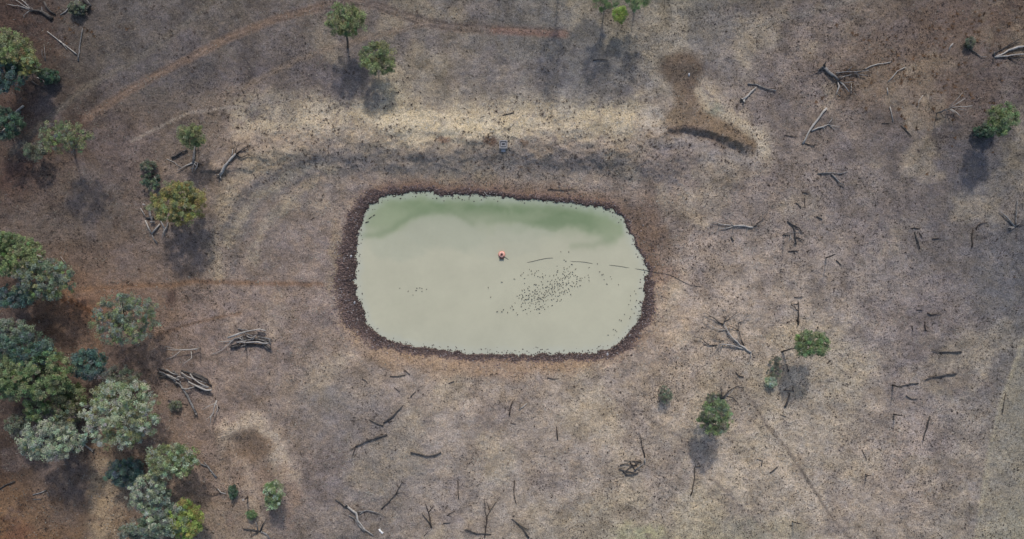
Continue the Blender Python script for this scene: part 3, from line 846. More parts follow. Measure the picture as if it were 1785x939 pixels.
GT = 'gum trees down the left side'
TREES = [
 (602,35,32,25,7.8,'olive','round olive gum tree leaning near the top dirt track, dark shadow below it',dict(base=(606,82))),
 (658,100,28,27,6.0,'olive','round olive gum tree just right of and below the leaning one',{}),
 (333,236,22,19,6.3,'olive','small olive tree above the white root tangle on the upper left',{}),
 (308,353,46,35,7.6,'yellow','broad yellow olive tree beside the heap of grey logs',dict(mix='olive')),
 (112,238,44,26,9.5,'olive','thin olive tree overhanging the dirt track on the left',dict(dens=.6,mix='dull')),
 (60,262,18,15,4.0,'dull','small dull grey green tree below the track overhanging tree',dict(dens=.55)),
 (14,84,30,30,8.0,'olive','olive tree at the upper left edge, uppermost of three there',{}),
 (42,108,24,20,7.0,'olive','yellowish olive tree at the upper left, rightmost of three at the edge',dict(mix='yellow')),
 (8,130,26,28,7.0,'teal','dark bluish green tree at the upper left edge under the olive ones',dict(mix='dark')),
 (4,214,26,28,6.0,'dark','dark green tree on the left edge above the track',dict(mix='teal')),
 (20,445,46,34,8.0,'olive','olive green tree on the left edge beside a short pale log',dict(mix='green')),
 (75,487,50,32,8.0,'grey','spreading grey green tree above the reddish cattle pad on the left',dict(mix='olive')),
 (18,518,40,17,6.0,'teal','low bluish green tree on the left edge below the grey green one',{}),
 (8,420,20,16,7.5,'green','green tree cut by the left edge, highest of the middle left cluster',{}),
 (215,555,52,42,8.5,'grey','loose grey green tree standing apart right of the reddish pad',dict(mix='olive',dens=.75)),
 (18,578,34,20,7.0,'grey','grey green tree on the left edge with a bare dark limb',{}),
 (38,612,48,30,9.0,'teal','dark bluish green tree in the dense left cluster',dict(mix='dark')),
 (58,652,58,42,9.0,'green','large mid green tree in the dense left cluster',dict(mix='olive')),
 (5,660,34,34,9.0,'green','mid green tree cut by the left edge beside the large one',{}),
 (152,636,28,25,6.0,'teal','compact dark teal tree right of the dense left cluster',{}),
 (208,662,32,24,6.0,'dull','dull olive grey tree behind the large pale tree',dict(dens=.8)),
 (120,690,27,20,6.0,'olive','small feathery olive tree between the green cluster and pale tree',{}),
 (112,722,24,24,6.0,'dull','small dull olive tree beside the dead stick left of the pale tree',dict(mix='olive')),
 (62,712,20,22,7.0,'green','small bright green tree at the foot of the green cluster',{}),
 (210,722,60,54,9.5,'pale','large pale grey green tree with cauliflower crown, lower left',dict(lobes=15,mix='olive')),
 (86,768,54,30,10.0,'pale','pale grey green tree throwing a long shadow at the lower left',dict(lobes=9,mix='grey')),
 (30,742,20,18,7.0,'dull','small dull green tree left of the shadow throwing pale tree',dict(dens=.7)),
 (300,801,43,28,8.0,'olive','flat topped light olive tree with bare red soil below it',dict(mix='pale')),
 (217,825,30,25,4.0,'teal','dark teal tree in shade below the large pale tree',{}),
 (258,862,32,32,7.0,'pale','pale grey tree below the dark teal one',dict(mix='grey')),
 (288,906,36,26,7.0,'grey','grey green tree near the bottom edge left of the lime one',dict(mix='pale')),
 (248,928,38,20,7.0,'grey','grey green tree cut by the bottom edge',{}),
 (322,906,27,32,6.0,'lime','bright lime green tree at the bottom edge',dict(mix='yellow')),
 (476,862,14,23,4.5,'green','small upright green tree on the pale spoil mound',dict(mix='pale')),
 (1415,600,27,22,6.8,'green','round green leaning tree right of the pond with bare trunk',dict(base=(1363,613))),
 (1249,729,25,29,6.8,'green','dense green tree below right of the pond, dark oval shadow',dict(mix='dull')),
 (1748,208,22,27,7.5,'green','bushy green tree near the upper right edge',dict(mix='olive')),
 (1081,24,10,12,4.5,'lime','small bright green treetop at the top edge',{}),
 (1058,-10,24,20,9.0,'green','green tree cut by the top edge, left of the bright treetop',dict(flat=2.0,dens=.7)),
 (1114,-10,20,18,9.0,'green','green tree cut by the top edge, right of the bright treetop',dict(flat=2.2,dens=.7)),
 (982,-68,28,26,14.0,'olive','tree beyond the top edge casting the long grey shadow',dict(flat=1.9,dens=.6)),
]
for i, (u, v, rx, ry, zc, kd, lab, kw) in enumerate(TREES):
    make_tree(u, v, rx, ry, zc, kd, lab, seed=i, group=(GT if u < 360 else None), **kw)
SHRUBS = [
 (257,289,13,9,1.0,'dull','small dull green bush left of the white root tangle',dict(dens=.7)),
 (262,315,16,13,1.2,'dark','dark green bush touching the yellow olive tree',dict(dens=.55,mix='dull')),
 (84,133,16,13,1.4,'dark','dark green bush beside a curved pale stick, upper left',{}),
 (133,13,13,11,1.4,'dull','dull olive bush among dead branches at the top left',{}),
 (306,706,11,8,.8,'dull','low dull green bush beside the fallen trunk of the lower pile',dict(dens=.6)),
 (405,857,6,11,1.0,'dark','tiny dark green bush left of the pale topped post',{}),
 (438,897,8,6,.7,'green','tiny green sprig right of the pale topped post',dict(dens=.6)),
 (1720,227,20,10,1.4,'dark','low dark green bush left of the bushy tree, upper right',{}),
 (1692,74,8,7,.9,'dull','small dull green bush by the broken dark branch, upper right',{}),
 (1352,640,11,20,1.2,'dull','thin drooping grey green bush left of the leaning tree shadow',dict(dens=.35)),
 (1345,666,9,8,1.0,'pale','tiny pale leafy bush below the drooping thin one',dict(dens=.6)),
 (1160,688,11,14,1.6,'dull','sparse grey bush with twiggy top below the pond corner',dict(dens=.35)),
 (1246,694,14,9,1.2,'dull','twiggy grey bush at the upper end of the dense green tree',dict(dens=.35)),
]
for i, (u, v, rx, ry, zc, kd, lab, kw) in enumerate(SHRUBS):
    make_tree(u, v, rx, ry, zc, kd, lab, seed=200 + i, name='shrub', cat='bush', csize=.38, **kw)

# ------------------------------------------------------------------ dead wood
def path3(pts, r, lift=0.0, z0=0.0, step=1.0, wig=.06, rr=random):
    """photograph polyline -> 3-D path resting on the ground; lift raises the far end"""
    w = [ground_at(*p) for p in pts]
    w = resample(w, step)
    n = len(w)
    for i, p in enumerate(w):
        t = i / max(1, n - 1)
        p.z = zw(p.x, p.y) + r * .75 + z0 + lift * t
        if 0 < i < n - 1:
            p.x += rr.uniform(-wig, wig); p.y += rr.uniform(-wig, wig); p.z += rr.uniform(0, wig)
    return w

def twig_geo(path, n, ln, r, rr):
    V, F = [], []
    for _ in range(n):
        i = rr.randint(max(0, len(path) // 3), len(path) - 1)
        p = path[i]
        t = path[min(i + 1, len(path) - 1)] - path[max(i - 1, 0)]
        an = math.atan2(t.y, t.x) + rr.choice((-1, 1)) * rr.uniform(.35, 1.2)
        q = [p]; L = ln * rr.uniform(.5, 1.2)
        for k in range(3):
            an += rr.uniform(-.4, .4)
            q.append(q[-1] + Vector((math.cos(an), math.sin(an), rr.uniform(-.1, .22))) * L / 3)
        for z_ in q: z_.z = max(z_.z, zw(z_.x, z_.y) + .03)
        vv, ff = tube(q, [r, r * .75, r * .5, r * .25], 4, .1, rr)
        o = len(V); V += vv; F += [tuple(a + o for a in f) for f in ff]
    return V, F

def dead(name, label, cat, strokes, mat='wood_grey', group=None, twigs=0, tl=1.6, root=False, seed=None, lift=.25, z0=0.0):
    """strokes: (pixel points, near radius px, far radius px[, material]); the first is the trunk"""
    rr = random.Random(hash(label) % 9973 if seed is None else seed)
    rr = random.Random(sum(ord(c) * (i + 1) for i, c in enumerate(label)))
    paths = []
    for si, s in enumerate(strokes):
        pts, r0, r1 = s[:3]
        mt = s[3] if len(s) > 3 else mat
        a, b = r0 * S, r1 * S
        p = path3(pts, a, lift if si else lift * .4, z0, .9, .11, rr)
        n = len(p)
        rad = [max(.03, a + (b - a) * i / max(1, n - 1)) for i in range(n)]
        paths.append((p, rad, mt))
    if len(strokes) == 1 and not twigs and not root:
        p, rad, mt = paths[0]
        b = p[0].copy()
        vv, ff = tube([q - b for q in p], rad, 7, .2, rr)
        o = mesh_obj(name, vv, ff, mt, smooth=True); o.location = b
        return tag(o, label, cat, group)
    b = paths[0][0][0].copy(); b.z = zw(b.x, b.y)
    e = empty(name, b); tag(e, label, cat, group)
    for si, (p, rad, mt) in enumerate(paths):
        vv, ff = tube([q - b for q in p], rad, 7 if si == 0 else 6, .2, rr)
        mesh_obj('trunk' if si == 0 else 'branch', vv, ff, mt, e, smooth=True)
    if twigs:
        V, F = [], []
        for si, (p, rad, mt) in enumerate(paths):
            vv, ff = twig_geo(p, twigs * 2 + (len(p) > 4), tl, max(.028, min(rad) * .55), rr)
            o = len(V); V += vv; F += [tuple(a + o for a in f) for f in ff]
        o = mesh_obj('twigs', [q - b for q in V], F, 'wood_brown' if mat != 'wood_pale' else 'wood_grey', e)
        o['kind'] = 'stuff'
    if root:
        p0 = paths[0][0][0]; r0 = paths[0][1][0]
        d = (p0 - paths[0][0][min(2, len(paths[0][0]) - 1)]).normalized()
        for k in range(6):
            a = rr.uniform(0, 6.28)
            side = Vector((-d.y, d.x, 0)) * math.cos(a) + Vector((0, 0, 1)) * abs(math.sin(a)) * .9
            tip = p0 + (d * .45 + side).normalized() * r0 * rr.uniform(2.2, 3.6)
            tip.z = max(tip.z, zw(tip.x, tip.y) - .05)
            vv, ff = tube([q - b for q in (p0 - d * .2, p0.lerp(tip, .5) + d * .1, tip)], [r0 * .75, r0 * .5, r0 * .15], 5, .2, rr)
            mesh_obj('root', vv, ff, 'wood_dark' if k % 2 else paths[0][2], e)
    return e

G_, P_, K_, B_ = 'wood_grey', 'wood_pale', 'wood_dark', 'wood_brown'
# (name, label, category, strokes, options)
DEAD = [
 # upper left corner
 ('fallen_tree','charred fallen tree with pale spreading twigs, top left corner','dead tree',[([(92,33),(75,21),(54,17)],2.6,1.6,K_),([(54,17),(40,8),(28,0)],.9,.4,P_),([(52,16),(34,11),(16,8)],.8,.4,P_),([(54,16),(46,6),(36,-3)],.8,.4,P_),([(54,17),(49,22),(43,27)],.7,.4,P_)],dict(mat=P_,twigs=3,tl=1.4)),
 ('fallen_branch','curved charred branch right of the charred fallen tree, top left','branch',[([(78,3),(82,12),(90,20),(98,25)],1.7,1.2,K_)],{}),
 ('fallen_branch','thin pale wavy branch under the olive bush, top left','branch',[([(105,26),(115,20),(121,13),(138,1)],.7,1.0,P_)],{}),
 ('log','thick black and white split log at the top edge, left','log',[([(157,12),(152,4),(146,-4)],2.8,2.2,K_),([(159,10),(154,2),(150,-4)],1.0,.8,P_)],dict(root=True)),
 ('fallen_branch','long pale forked stick crossing open ground, upper left','branch',[([(83,55),(100,68),(113,78),(135,95)],.8,.9,P_),([(104,70),(112,77),(119,87)],1.0,.6,P_)],{}),
 ('log','thin pale upright log right of the forked stick, upper left','log',[([(137,106),(140,82),(145,50)],1.2,.8,G_)],{}),
 ('fallen_branch','dark bent branch beside the upper left olive trees','branch',[([(5,60),(20,63),(30,73)],1.1,.8,K_)],{}),
 ('fallen_branch','curved pale stick under the dark green bush, upper left','branch',[([(65,135),(74,139),(82,148)],.8,.6,P_),([(56,141),(64,147),(74,152)],1.4,.8,K_)],{}),
 ('fallen_branch','pale hooked branch between the bush and the left edge track','branch',[([(42,184),(31,193),(25,205),(28,216)],1.6,.6,P_),([(31,193),(18,201)],.9,.5,P_)],dict(root=False)),
 ('fallen_branch','small pale stick beside the dark left edge tree','branch',[([(11,222),(0,236)],.8,.5,P_)],{}),
 ('dead_sapling','thin pale dead sapling stems left of the forked stick','dead tree',[([(80,106),(79,94),(78,80)],.6,.4,G_),([(80,106),(74,95),(75,86)],.5,.3,G_)],{}),
 # left, beside the dam wall
 ('fallen_tree','white root tangle and trunk below the small olive tree','dead tree',[([(338,284),(339,266),(341,252)],2.4,1.8,G_),([(338,284),(327,288),(311,297)],1.3,.6,P_),([(338,284),(344,290),(340,298)],1.2,.6,P_),([(329,286),(339,281),(346,284),(343,293),(332,294)],1.0,.6,P_),([(345,284),(354,287)],1.0,.5,K_),([(338,286),(336,300)],.9,.5,P_)],dict(mat=G_,twigs=2,tl=1.2)),
 ('log','short black log left of the white root tangle','log',[([(300,275),(314,267),(327,261)],1.7,1.4,K_)],{}),
 ('fallen_branch','thin pale stick running up to the white root tangle','branch',[([(291,277),(304,283),(316,291)],.7,.5,P_)],{}),
 ('fallen_tree','pale fallen trunk with dark forks on the dam wall corner','dead tree',[([(384,306),(392,290),(402,277),(412,268)],2.4,1.8,P_),([(412,268),(424,261),(432,256)],1.3,.6,K_),([(405,272),(407,260)],1.2,.7,P_),([(411,269),(420,275),(433,270)],1.1,.5,K_),([(410,268),(414,255)],.8,.4,K_)],dict(mat=K_,twigs=3,tl=1.4,root=True)),
 ('log','short pale log beside the left edge olive tree','log',[([(58,443),(66,446),(75,447)],1.5,1.3,P_)],{}),
 ('fallen_branch','thin pale twig right of the left edge trees','branch',[([(106,447),(111,453),(117,461)],.5,.4,P_)],{}),
 # lower left
 ('dead_tree','bleached white forked branch left of the upper log pile','dead tree',[([(348,607),(334,609),(318,609),(298,607)],1.1,.5,P_),([(336,610),(341,622),(331,630)],.8,.4,P_),([(320,609),(308,621)],.7,.4,P_),([(312,608),(302,602)],.5,.3,P_)],dict(mat=P_,twigs=2,tl=1.0,lift=1.8,z0=.7)),
 ('dead_tree','bleached white leaning sapling right of the lower log pile','dead tree',[([(382,696),(379,706),(377,716),(374,723),(373,733)],1.5,.6,P_),([(381,700),(372,704),(363,709)],.7,.4,P_),([(381,701),(387,708),(387,714)],.7,.4,P_),([(376,718),(370,726)],.5,.3,P_)],dict(mat=P_,twigs=2,tl=1.1,lift=1.6,z0=1.0)),
 ('fallen_branch','crooked grey branch right of the flat topped olive tree','branch',[([(378,832),(371,822),(362,812),(351,808),(346,799)],1.5,.8,G_),([(366,815),(356,804)],1.0,.6,G_)],{}),
 ('fallen_branch','small pale crooked stick below the crooked grey branch','branch',[([(394,860),(386,858),(380,851)],1.2,.7,P_),([(385,859),(372,863),(360,860)],.6,.4,B_)],dict(twigs=3,tl=1.0)),
 ('fallen_tree','dark splayed dead tree at the bottom edge below the post','dead tree',[([(452,926),(440,923),(425,921)],1.6,.9,K_),([(450,925),(448,914),(445,906)],1.2,.6,G_),([(454,926),(458,914),(465,904)],1.3,.6,K_),([(456,926),(466,930),(474,941)],1.5,1.0,G_),([(450,928),(440,930)],1.1,.6,K_),([(447,912),(452,903)],.7,.4,G_)],dict(mat=K_,twigs=2,tl=1.2)),
 ('log','thick cut log with dark root end left of the pale tree','log',[([(162,784),(153,778),(144,772)],1.7,1.3,G_)],dict(root=True)),
 ('fallen_branch','dark branch meeting the thick cut log, lower left','branch',[([(147,770),(163,766),(181,759)],1.5,.8,K_)],{}),
 ('fallen_branch','dark stick under the small dull olive tree','branch',[([(136,744),(120,745),(104,746)],1.4,.8,K_)],dict()),
 ('fallen_branch','dark branch cut by the left edge near the red soil','branch',[([(0,852),(12,844),(27,838)],1.3,.7,K_)],{}),
 ('fallen_branch','pale stick in the long tree shadow, lower left','branch',[([(58,862),(70,859),(81,854)],1.1,.8,G_)],{}),
 ('fallen_branch','short pale stick just below the shaded pale one','branch',[([(59,870),(72,869)],.8,.6,G_),([(82,858),(87,865)],.6,.4,G_)],{}),
 ('fallen_branch','short dark broken twig left of the low dull bush','branch',[([(293,697),(303,700)],1.0,.8,K_),([(317,703),(328,705)],.6,.4,B_)],dict()),
 # below the pond
 ('fallen_branch','short straight dark stick near the lower shore, left of centre','branch',[([(680,656),(694,655),(707,653)],1.0,.8,K_)],{}),
 ('fallen_branch','stubby dark stick touching the upper right end of the straight one','branch',[([(708,647),(715,653)],.9,.7,K_)],{}),
 ('fallen_branch','small dark hooked stick left of the straight stick','branch',[([(631,660),(637,663),(641,668)],.8,.5,K_)],{}),
 ('fallen_branch','thin brown twig under the straight dark stick','branch',[([(687,675),(692,679),(697,683)],.6,.4,B_)],{}),
 ('fallen_branch','short dark stick tilted up right of the thin brown twig','branch',[([(716,692),(720,686),(725,682)],.9,.6,K_)],{}),
 ('fallen_branch','tiny dark stick close below the lower shore','branch',[([(782,668),(792,664)],.8,.6,K_)],{}),
 ('fallen_branch','right upper arm of the dark V of sticks, lower left of pond','branch',[([(703,706),(692,718),(685,725),(670,736)],.9,1.4,K_),([(668,742),(655,737),(644,731)],1.2,.7,K_)],dict(twigs=1,tl=.8)),
 ('log','long dark log with knobbed upper end below the V sticks','log',[([(675,757),(658,762),(644,767),(620,777)],1.8,1.1,K_),([(620,777),(616,791)],.9,.5,B_),([(622,777),(612,782)],.7,.4,B_)],dict(twigs=2,tl=1.3,root=False)),
 ('log','bowed dark log lying level right of the knobbed log','log',[([(716,788),(730,791),(743,794),(757,793),(769,788)],1.5,1.3,K_)],{}),
 ('fallen_branch','dark branch with bushy twigs above the white scrap','branch',[([(665,887),(677,874),(689,861),(696,850),(701,840)],1.2,.7,K_),([(690,861),(702,857)],.7,.4,K_)],dict(twigs=5,tl=1.3)),
 ('fallen_branch','arched dark stick at the head of the forked grey branch','branch',[([(585,870),(593,875),(600,882)],1.4,1.1,K_)],{}),
 ('fallen_tree','forked grey dead branch left of the white scrap','dead tree',[([(605,881),(613,887),(621,893),(624,906),(637,922),(651,932)],2.2,.8,P_),([(620,892),(632,891),(642,889),(652,890),(668,896)],1.5,.4,G_),([(608,898),(618,903),(626,913),(636,925)],.9,1.6,G_),([(636,890),(628,894)],1.0,.8,P_)],dict(mat=G_,twigs=2,tl=1.3,root=True)),
 ('fallen_branch','thin upright brown stick right of the white scrap','branch',[([(798,837),(799,853),(800,869)],.9,.7,B_)],{}),
 ('fallen_branch','dark Y shaped stick near the bottom centre','branch',[([(752,919),(749,902),(746,886),(742,877)],1.6,.8,B_),([(751,915),(743,902),(736,894)],1.0,.7,K_),([(748,892),(756,880)],.7,.4,B_)],{}),
 ('fallen_branch','thin twig right of the Y shaped stick','branch',[([(779,898),(786,894),(793,890)],.7,.4,B_),([(779,898),(788,898)],.5,.3,B_)],{}),
 ('fallen_branch','tiny brown stick below the thin twig, bottom centre','branch',[([(773,912),(785,910)],.8,.6,K_)],{}),
 ('fallen_branch','tiny slanting stick at the bottom edge left of the Y stick','branch',[([(739,934),(746,926)],.6,.4,B_)],{}),
 ('fallen_tree','bare brown dead tree with crossbar at the bottom edge','dead tree',[([(845,936),(847,918),(849,899),(856,886),(864,875)],1.3,.6,B_),([(848,910),(846,890),(844,870)],.8,.4,B_),([(856,931),(832,928),(811,922)],1.1,.8,K_),([(853,889),(850,876)],.6,.3,B_)],dict(mat=B_,twigs=4,tl=1.2)),
 ('fallen_branch','slim dark upright stick right of the crossbar dead tree','branch',[([(897,837),(896,852),(896,865),(900,878)],1.1,.7,B_)],{}),
 ('fallen_branch','dark crooked stick with knobbed top below the lower shore','branch',[([(888,724),(889,712),(891,705),(895,697)],1.2,.8,B_)],dict(twigs=2,tl=.8)),
 ('fallen_branch','small brown stick under the knob topped crooked stick','branch',[([(890,737),(899,739)],.7,.5,B_)],{}),
 ('fallen_branch','dark wedge of two sticks at the bottom edge, centre','branch',[([(892,904),(904,913),(913,921),(922,937)],1.0,1.4,K_),([(902,911),(922,923)],.8,.6,K_)],{}),
 ('fallen_branch','short tilted pale stick below the lower shore','branch',[([(905,714),(912,709),(919,702)],.8,.6,P_),([(907,702),(906,713)],.6,.5,K_)],{}),
 ('fallen_branch','brown upright stick midway below the pond','branch',[([(970,743),(971,754),(972,766)],1.0,.8,B_)],{}),
 ('fallen_branch','thin level twig just below the lower right shore','branch',[([(954,658),(964,660),(974,659)],.7,.4,B_)],{}),
 ('fallen_branch','tall thin brown stick above the brush heap','branch',[([(1124,797),(1120,780),(1117,765),(1113,752)],1.2,.5,B_)],dict(twigs=6,tl=1.1)),
 ('fallen_branch','crooked dark stick below the oval tree shadow','branch',[([(1204,863),(1207,848),(1210,836),(1211,813),(1221,812)],1.1,.6,B_)],dict(twigs=3,tl=1.0)),
 ('fallen_branch','small dark elbow stick right of the oval shadow','branch',[([(1319,800),(1328,802),(1327,811)],.9,.9,K_)],{}),
 ('fallen_branch','short thick dark stick right of the worn path','branch',[([(1342,824),(1348,819),(1355,813)],1.2,1.0,K_)],{}),
 ('fallen_branch','dark curved stick above the green tree on the path head','branch',[([(1282,648),(1287,655),(1296,656)],.8,.8,B_)],{}),
 # dead crown above the green tree
 ('dead_tree','spray of dark dead limbs above the dense green tree','dead tree',[([(1252,694),(1253,684),(1251,672)],1.5,1.2,K_),([(1254,692),(1266,678),(1278,670),(1288,673)],1.6,.6,K_),([(1256,694),(1264,684),(1272,674)],1.1,.7,G_),([(1262,688),(1270,689),(1278,696)],1.1,.7,K_),([(1248,697),(1240,704),(1233,714)],1.0,.6,G_),([(1246,700),(1236,699)],.8,.5,K_)],dict(mat=K_,twigs=2,tl=.9,lift=.9,z0=1.7)),
 # right of the pond
 ('fallen_tree','pale smooth fallen log with twiggy left end, right of the pond','dead tree',[([(1312,396),(1295,394),(1278,394)],1.9,1.4,P_),([(1279,394),(1267,397),(1253,398)],1.0,.6,P_),([(1277,393),(1257,391),(1243,387)],1.0,.5,P_),([(1311,395),(1321,391)],1.2,.7,K_),([(1318,390),(1328,382),(1337,371)],.7,.4,B_)],dict(mat=P_,twigs=4,tl=1.6)),
 ('fallen_branch','small black stick under the smooth pale log','branch',[([(1274,412),(1277,417),(1278,420)],1.0,1.0,K_)],{}),
 ('fallen_tree','widely branched fallen tree right of the pond, pale trunk','dead tree',[([(1309,614),(1289,601),(1276,588),(1265,574),(1261,565)],2.0,1.0,P_),([(1297,608),(1285,604),(1274,601),(1260,599),(1254,599)],1.5,.9,P_),([(1261,565),(1252,561),(1245,554),(1237,551),(1228,545)],1.2,.4,K_),([(1265,575),(1254,574),(1245,571),(1234,565),(1225,557)],.9,.4,P_),([(1298,605),(1292,594),(1288,584),(1286,563)],1.0,.5,B_),([(1287,576),(1279,571),(1268,566)],.8,.4,B_),([(1250,601),(1236,602),(1229,596),(1222,590),(1213,587)],1.0,.5,K_),([(1261,566),(1263,556),(1260,542)],.8,.3,B_),([(1262,594),(1248,590),(1231,584)],.6,.3,B_),([(1309,614),(1307,623)],1.0,.6,P_),([(1286,563),(1295,558),(1300,552)],.6,.3,B_),([(1264,560),(1276,550),(1290,541)],.6,.3,B_),([(1260,599),(1256,606)],.7,.5,P_)],dict(mat=P_,twigs=6,tl=1.6,lift=.5)),
 ('fallen_tree','black forked dead branch with white splinters, right of pond','dead tree',[([(1372,385),(1380,390),(1387,394),(1392,398),(1397,405)],1.7,.9,K_),([(1383,393),(1384,403),(1385,413),(1387,426)],1.4,1.1,K_),([(1385,412),(1392,415),(1400,419)],1.0,.8,K_),([(1377,408),(1378,413),(1375,418)],.8,.5,P_),([(1378,413),(1382,419)],.7,.4,P_),([(1366,409),(1380,409)],.6,.4,K_)],dict(mat=K_)),
 ('fallen_branch','short dark stick below the white splintered branch','branch',[([(1374,438),(1391,437)],.9,.7,B_)],{}),
 ('fallen_branch','small dark level stick above the black forked branch','branch',[([(1398,335),(1410,336)],.8,.6,B_)],{}),
 ('fallen_branch','thin upright dark stick above the black forked branch','branch',[([(1402,344),(1403,363)],.8,.6,B_)],{}),
 ('fallen_branch','short slanting stick left of the thin upright one','branch',[([(1388,353),(1396,362)],.9,.7,K_)],{}),
 ('fallen_branch','small dark stub right of the black forked branch','branch',[([(1423,377),(1433,382)],1.1,.9,K_)],{}),
 ('fallen_branch','dark thick short stick right of the hooked stub','branch',[([(1457,453),(1466,462)],1.2,.9,B_)],{}),
 ('fallen_branch','brown T shaped stick above the leaning tree','branch',[([(1391,566),(1391,548),(1391,526)],1.2,.9,B_),([(1391,541),(1384,536),(1378,530)],.7,.5,B_),([(1390,530),(1378,529)],.7,.5,B_),([(1384,518),(1399,517)],.7,.5,B_)],{}),
 ('fallen_branch','thick black slanting stick, centre of the right side','branch',[([(1594,404),(1598,418),(1602,434)],1.6,1.0,K_),([(1602,405),(1607,414)],.8,.5,B_)],{}),
 ('fallen_branch','thin level stick at the top of the black slanting one','branch',[([(1587,397),(1603,399)],.8,.6,B_)],{}),
 ('fallen_branch','short level stick right of the black slanting one','branch',[([(1625,416),(1637,415)],.8,.7,B_)],{}),
 ('fallen_branch','thin tall dark stick left of the pale splayed roots','branch',[([(1694,431),(1694,414),(1695,397)],1.0,.6,B_),([(1701,401),(1702,392),(1711,389),(1721,387)],.9,.5,B_)],dict(twigs=2,tl=1.0)),
 ('root_stump','grey splayed root stump near the right edge','stump',[([(1768,395),(1758,385),(1750,376),(1741,368)],1.9,.8,G_),([(1769,394),(1770,378),(1772,346)],1.2,.5,G_),([(1768,395),(1760,400)],1.4,.6,G_),([(1769,394),(1777,388)],1.3,.5,G_),([(1769,394),(1783,390)],1.1,.5,K_),([(1767,396),(1756,402)],1.3,.6,K_),([(1765,396),(1756,396)],1.1,.6,P_)],dict(mat=G_)),
 ('fallen_branch','small dark stick, left of a level pair on the right','branch',[([(1597,540),(1608,540)],.9,.6,B_)],{}),
 ('fallen_branch','longer dark level stick of a pair on the right','branch',[([(1616,545),(1622,548),(1640,547)],1.0,.8,B_)],{}),
 ('fallen_branch','short upright dark stick below the level pair','branch',[([(1612,560),(1613,577)],1.0,.8,B_)],{}),
 ('fallen_branch','tiny dark stick left of the short upright one','branch',[([(1589,567),(1591,577)],.8,.6,B_)],{}),
 ('log','dark forked log lying level at the far right','log',[([(1675,613),(1656,613),(1636,613),(1623,609)],1.5,.9,K_),([(1637,613),(1641,619)],.8,.5,B_)],{}),
 ('log','thick charred tapering log below the level forked log','log',[([(1666,651),(1648,653),(1631,656),(1612,661)],2.0,.8,K_)],dict(twigs=3,tl=1.0)),
 ('fallen_branch','dark twiggy branch left of the thick charred log','branch',[([(1601,668),(1590,668),(1580,670),(1568,673)],1.3,.8,K_),([(1590,668),(1600,671)],.7,.4,K_)],{}),
 ('fallen_branch','thin dark stick under the dark twiggy branch','branch',[([(1579,689),(1588,694),(1598,695)],.9,.7,K_)],{}),
 ('fallen_branch','long thin leaning stick on the lower right','branch',[([(1621,725),(1615,745),(1608,767)],1.1,.7,K_)],dict(twigs=1,tl=.7)),
 ('fallen_branch','thin bent twig above the lower hooked stub','branch',[([(1502,783),(1506,792),(1510,802)],.7,.5,B_)],{}),
 ('fallen_branch','faint thin stick by the pale boundary line, right edge','branch',[([(1753,685),(1749,703),(1746,721)],.7,.5,B_)],{}),
 ('fallen_branch','black broken branch in the leaning tree shadow','branch',[([(1368,709),(1372,698),(1376,685)],1.7,1.0,K_),([(1366,680),(1382,681)],1.0,.8,K_),([(1371,634),(1374,648)],.8,.5,K_),([(1381,674),(1383,683)],.8,.6,K_)],{}),
 ('fallen_branch','small dark hook below the leaning tree shadow','branch',[([(1362,723),(1370,726)],.9,.6,K_)],{}),
 # upper right
 ('fallen_tree','large grey uprooted tree with tangled branches, upper right','dead tree',[([(1435,118),(1444,127),(1452,134),(1460,140)],3.4,2.2,G_),([(1459,140),(1461,150),(1456,163),(1462,168)],1.3,.6,P_),([(1462,141),(1470,149),(1478,161)],1.3,.6,P_),([(1457,128),(1474,126),(1492,126),(1512,124)],1.4,.8,G_),([(1460,139),(1468,134),(1482,131)],1.1,.6,G_),([(1476,124),(1483,117)],.8,.5,G_),([(1469,144),(1484,143)],.7,.4,G_),([(1484,145),(1482,154),(1481,164)],.6,.5,P_),([(1492,126),(1497,138)],.8,.5,G_),([(1470,146),(1480,153),(1490,161)],.8,.4,K_),([(1466,132),(1461,136)],.7,.5,G_),([(1480,129),(1500,130),(1510,133)],.9,.5,G_),([(1435,119),(1424,124),(1410,127)],1.2,.5,K_),([(1475,122),(1490,121),(1508,122)],.8,.5,K_)],dict(mat=G_,twigs=3,tl=1.5,root=True,lift=.5)),
 ('fallen_branch','long pale stick running right from the uprooted tree','branch',[([(1507,121),(1518,116),(1530,112),(1552,108)],1.1,.6,P_)],{}),
 ('fallen_branch','pale slanting stick in the rusty grass','branch',[([(1548,142),(1556,133),(1564,124),(1577,117)],.9,.6,P_)],{}),
 ('fallen_branch','tiny pale upright stick in the rusty grass','branch',[([(1546,153),(1547,164)],.8,.6,P_)],{}),
 ('fallen_branch','pale upright stick at the lower edge of the rusty grass','branch',[([(1551,186),(1554,198),(1556,212)],1.0,.7,P_),([(1537,215),(1551,214)],.7,.5,K_)],{}),
 ('fallen_branch','dark slanting stick below the rusty grass','branch',[([(1570,218),(1578,227),(1588,238)],1.0,.8,K_)],{}),
 ('fallen_branch','short thin forked stick right of the rusty grass patch','branch',[([(1599,187),(1601,175),(1608,166)],.7,.5,P_)],{}),
 ('dead_tree','pale dead tree with radiating limbs, upper right','dead tree',[([(1633,198),(1642,194),(1651,190)],1.2,.9,K_),([(1650,190),(1660,182),(1670,176)],.8,.4,P_),([(1650,190),(1664,189),(1683,188)],.8,.4,P_),([(1651,190),(1658,198),(1663,207)],.8,.4,P_),([(1649,191),(1651,199)],.8,.4,P_),([(1650,188),(1658,178),(1666,166)],.5,.3,P_),([(1662,190),(1672,196)],.5,.3,P_)],dict(mat=P_,twigs=1,tl=1.0,lift=1.4,z0=.8)),
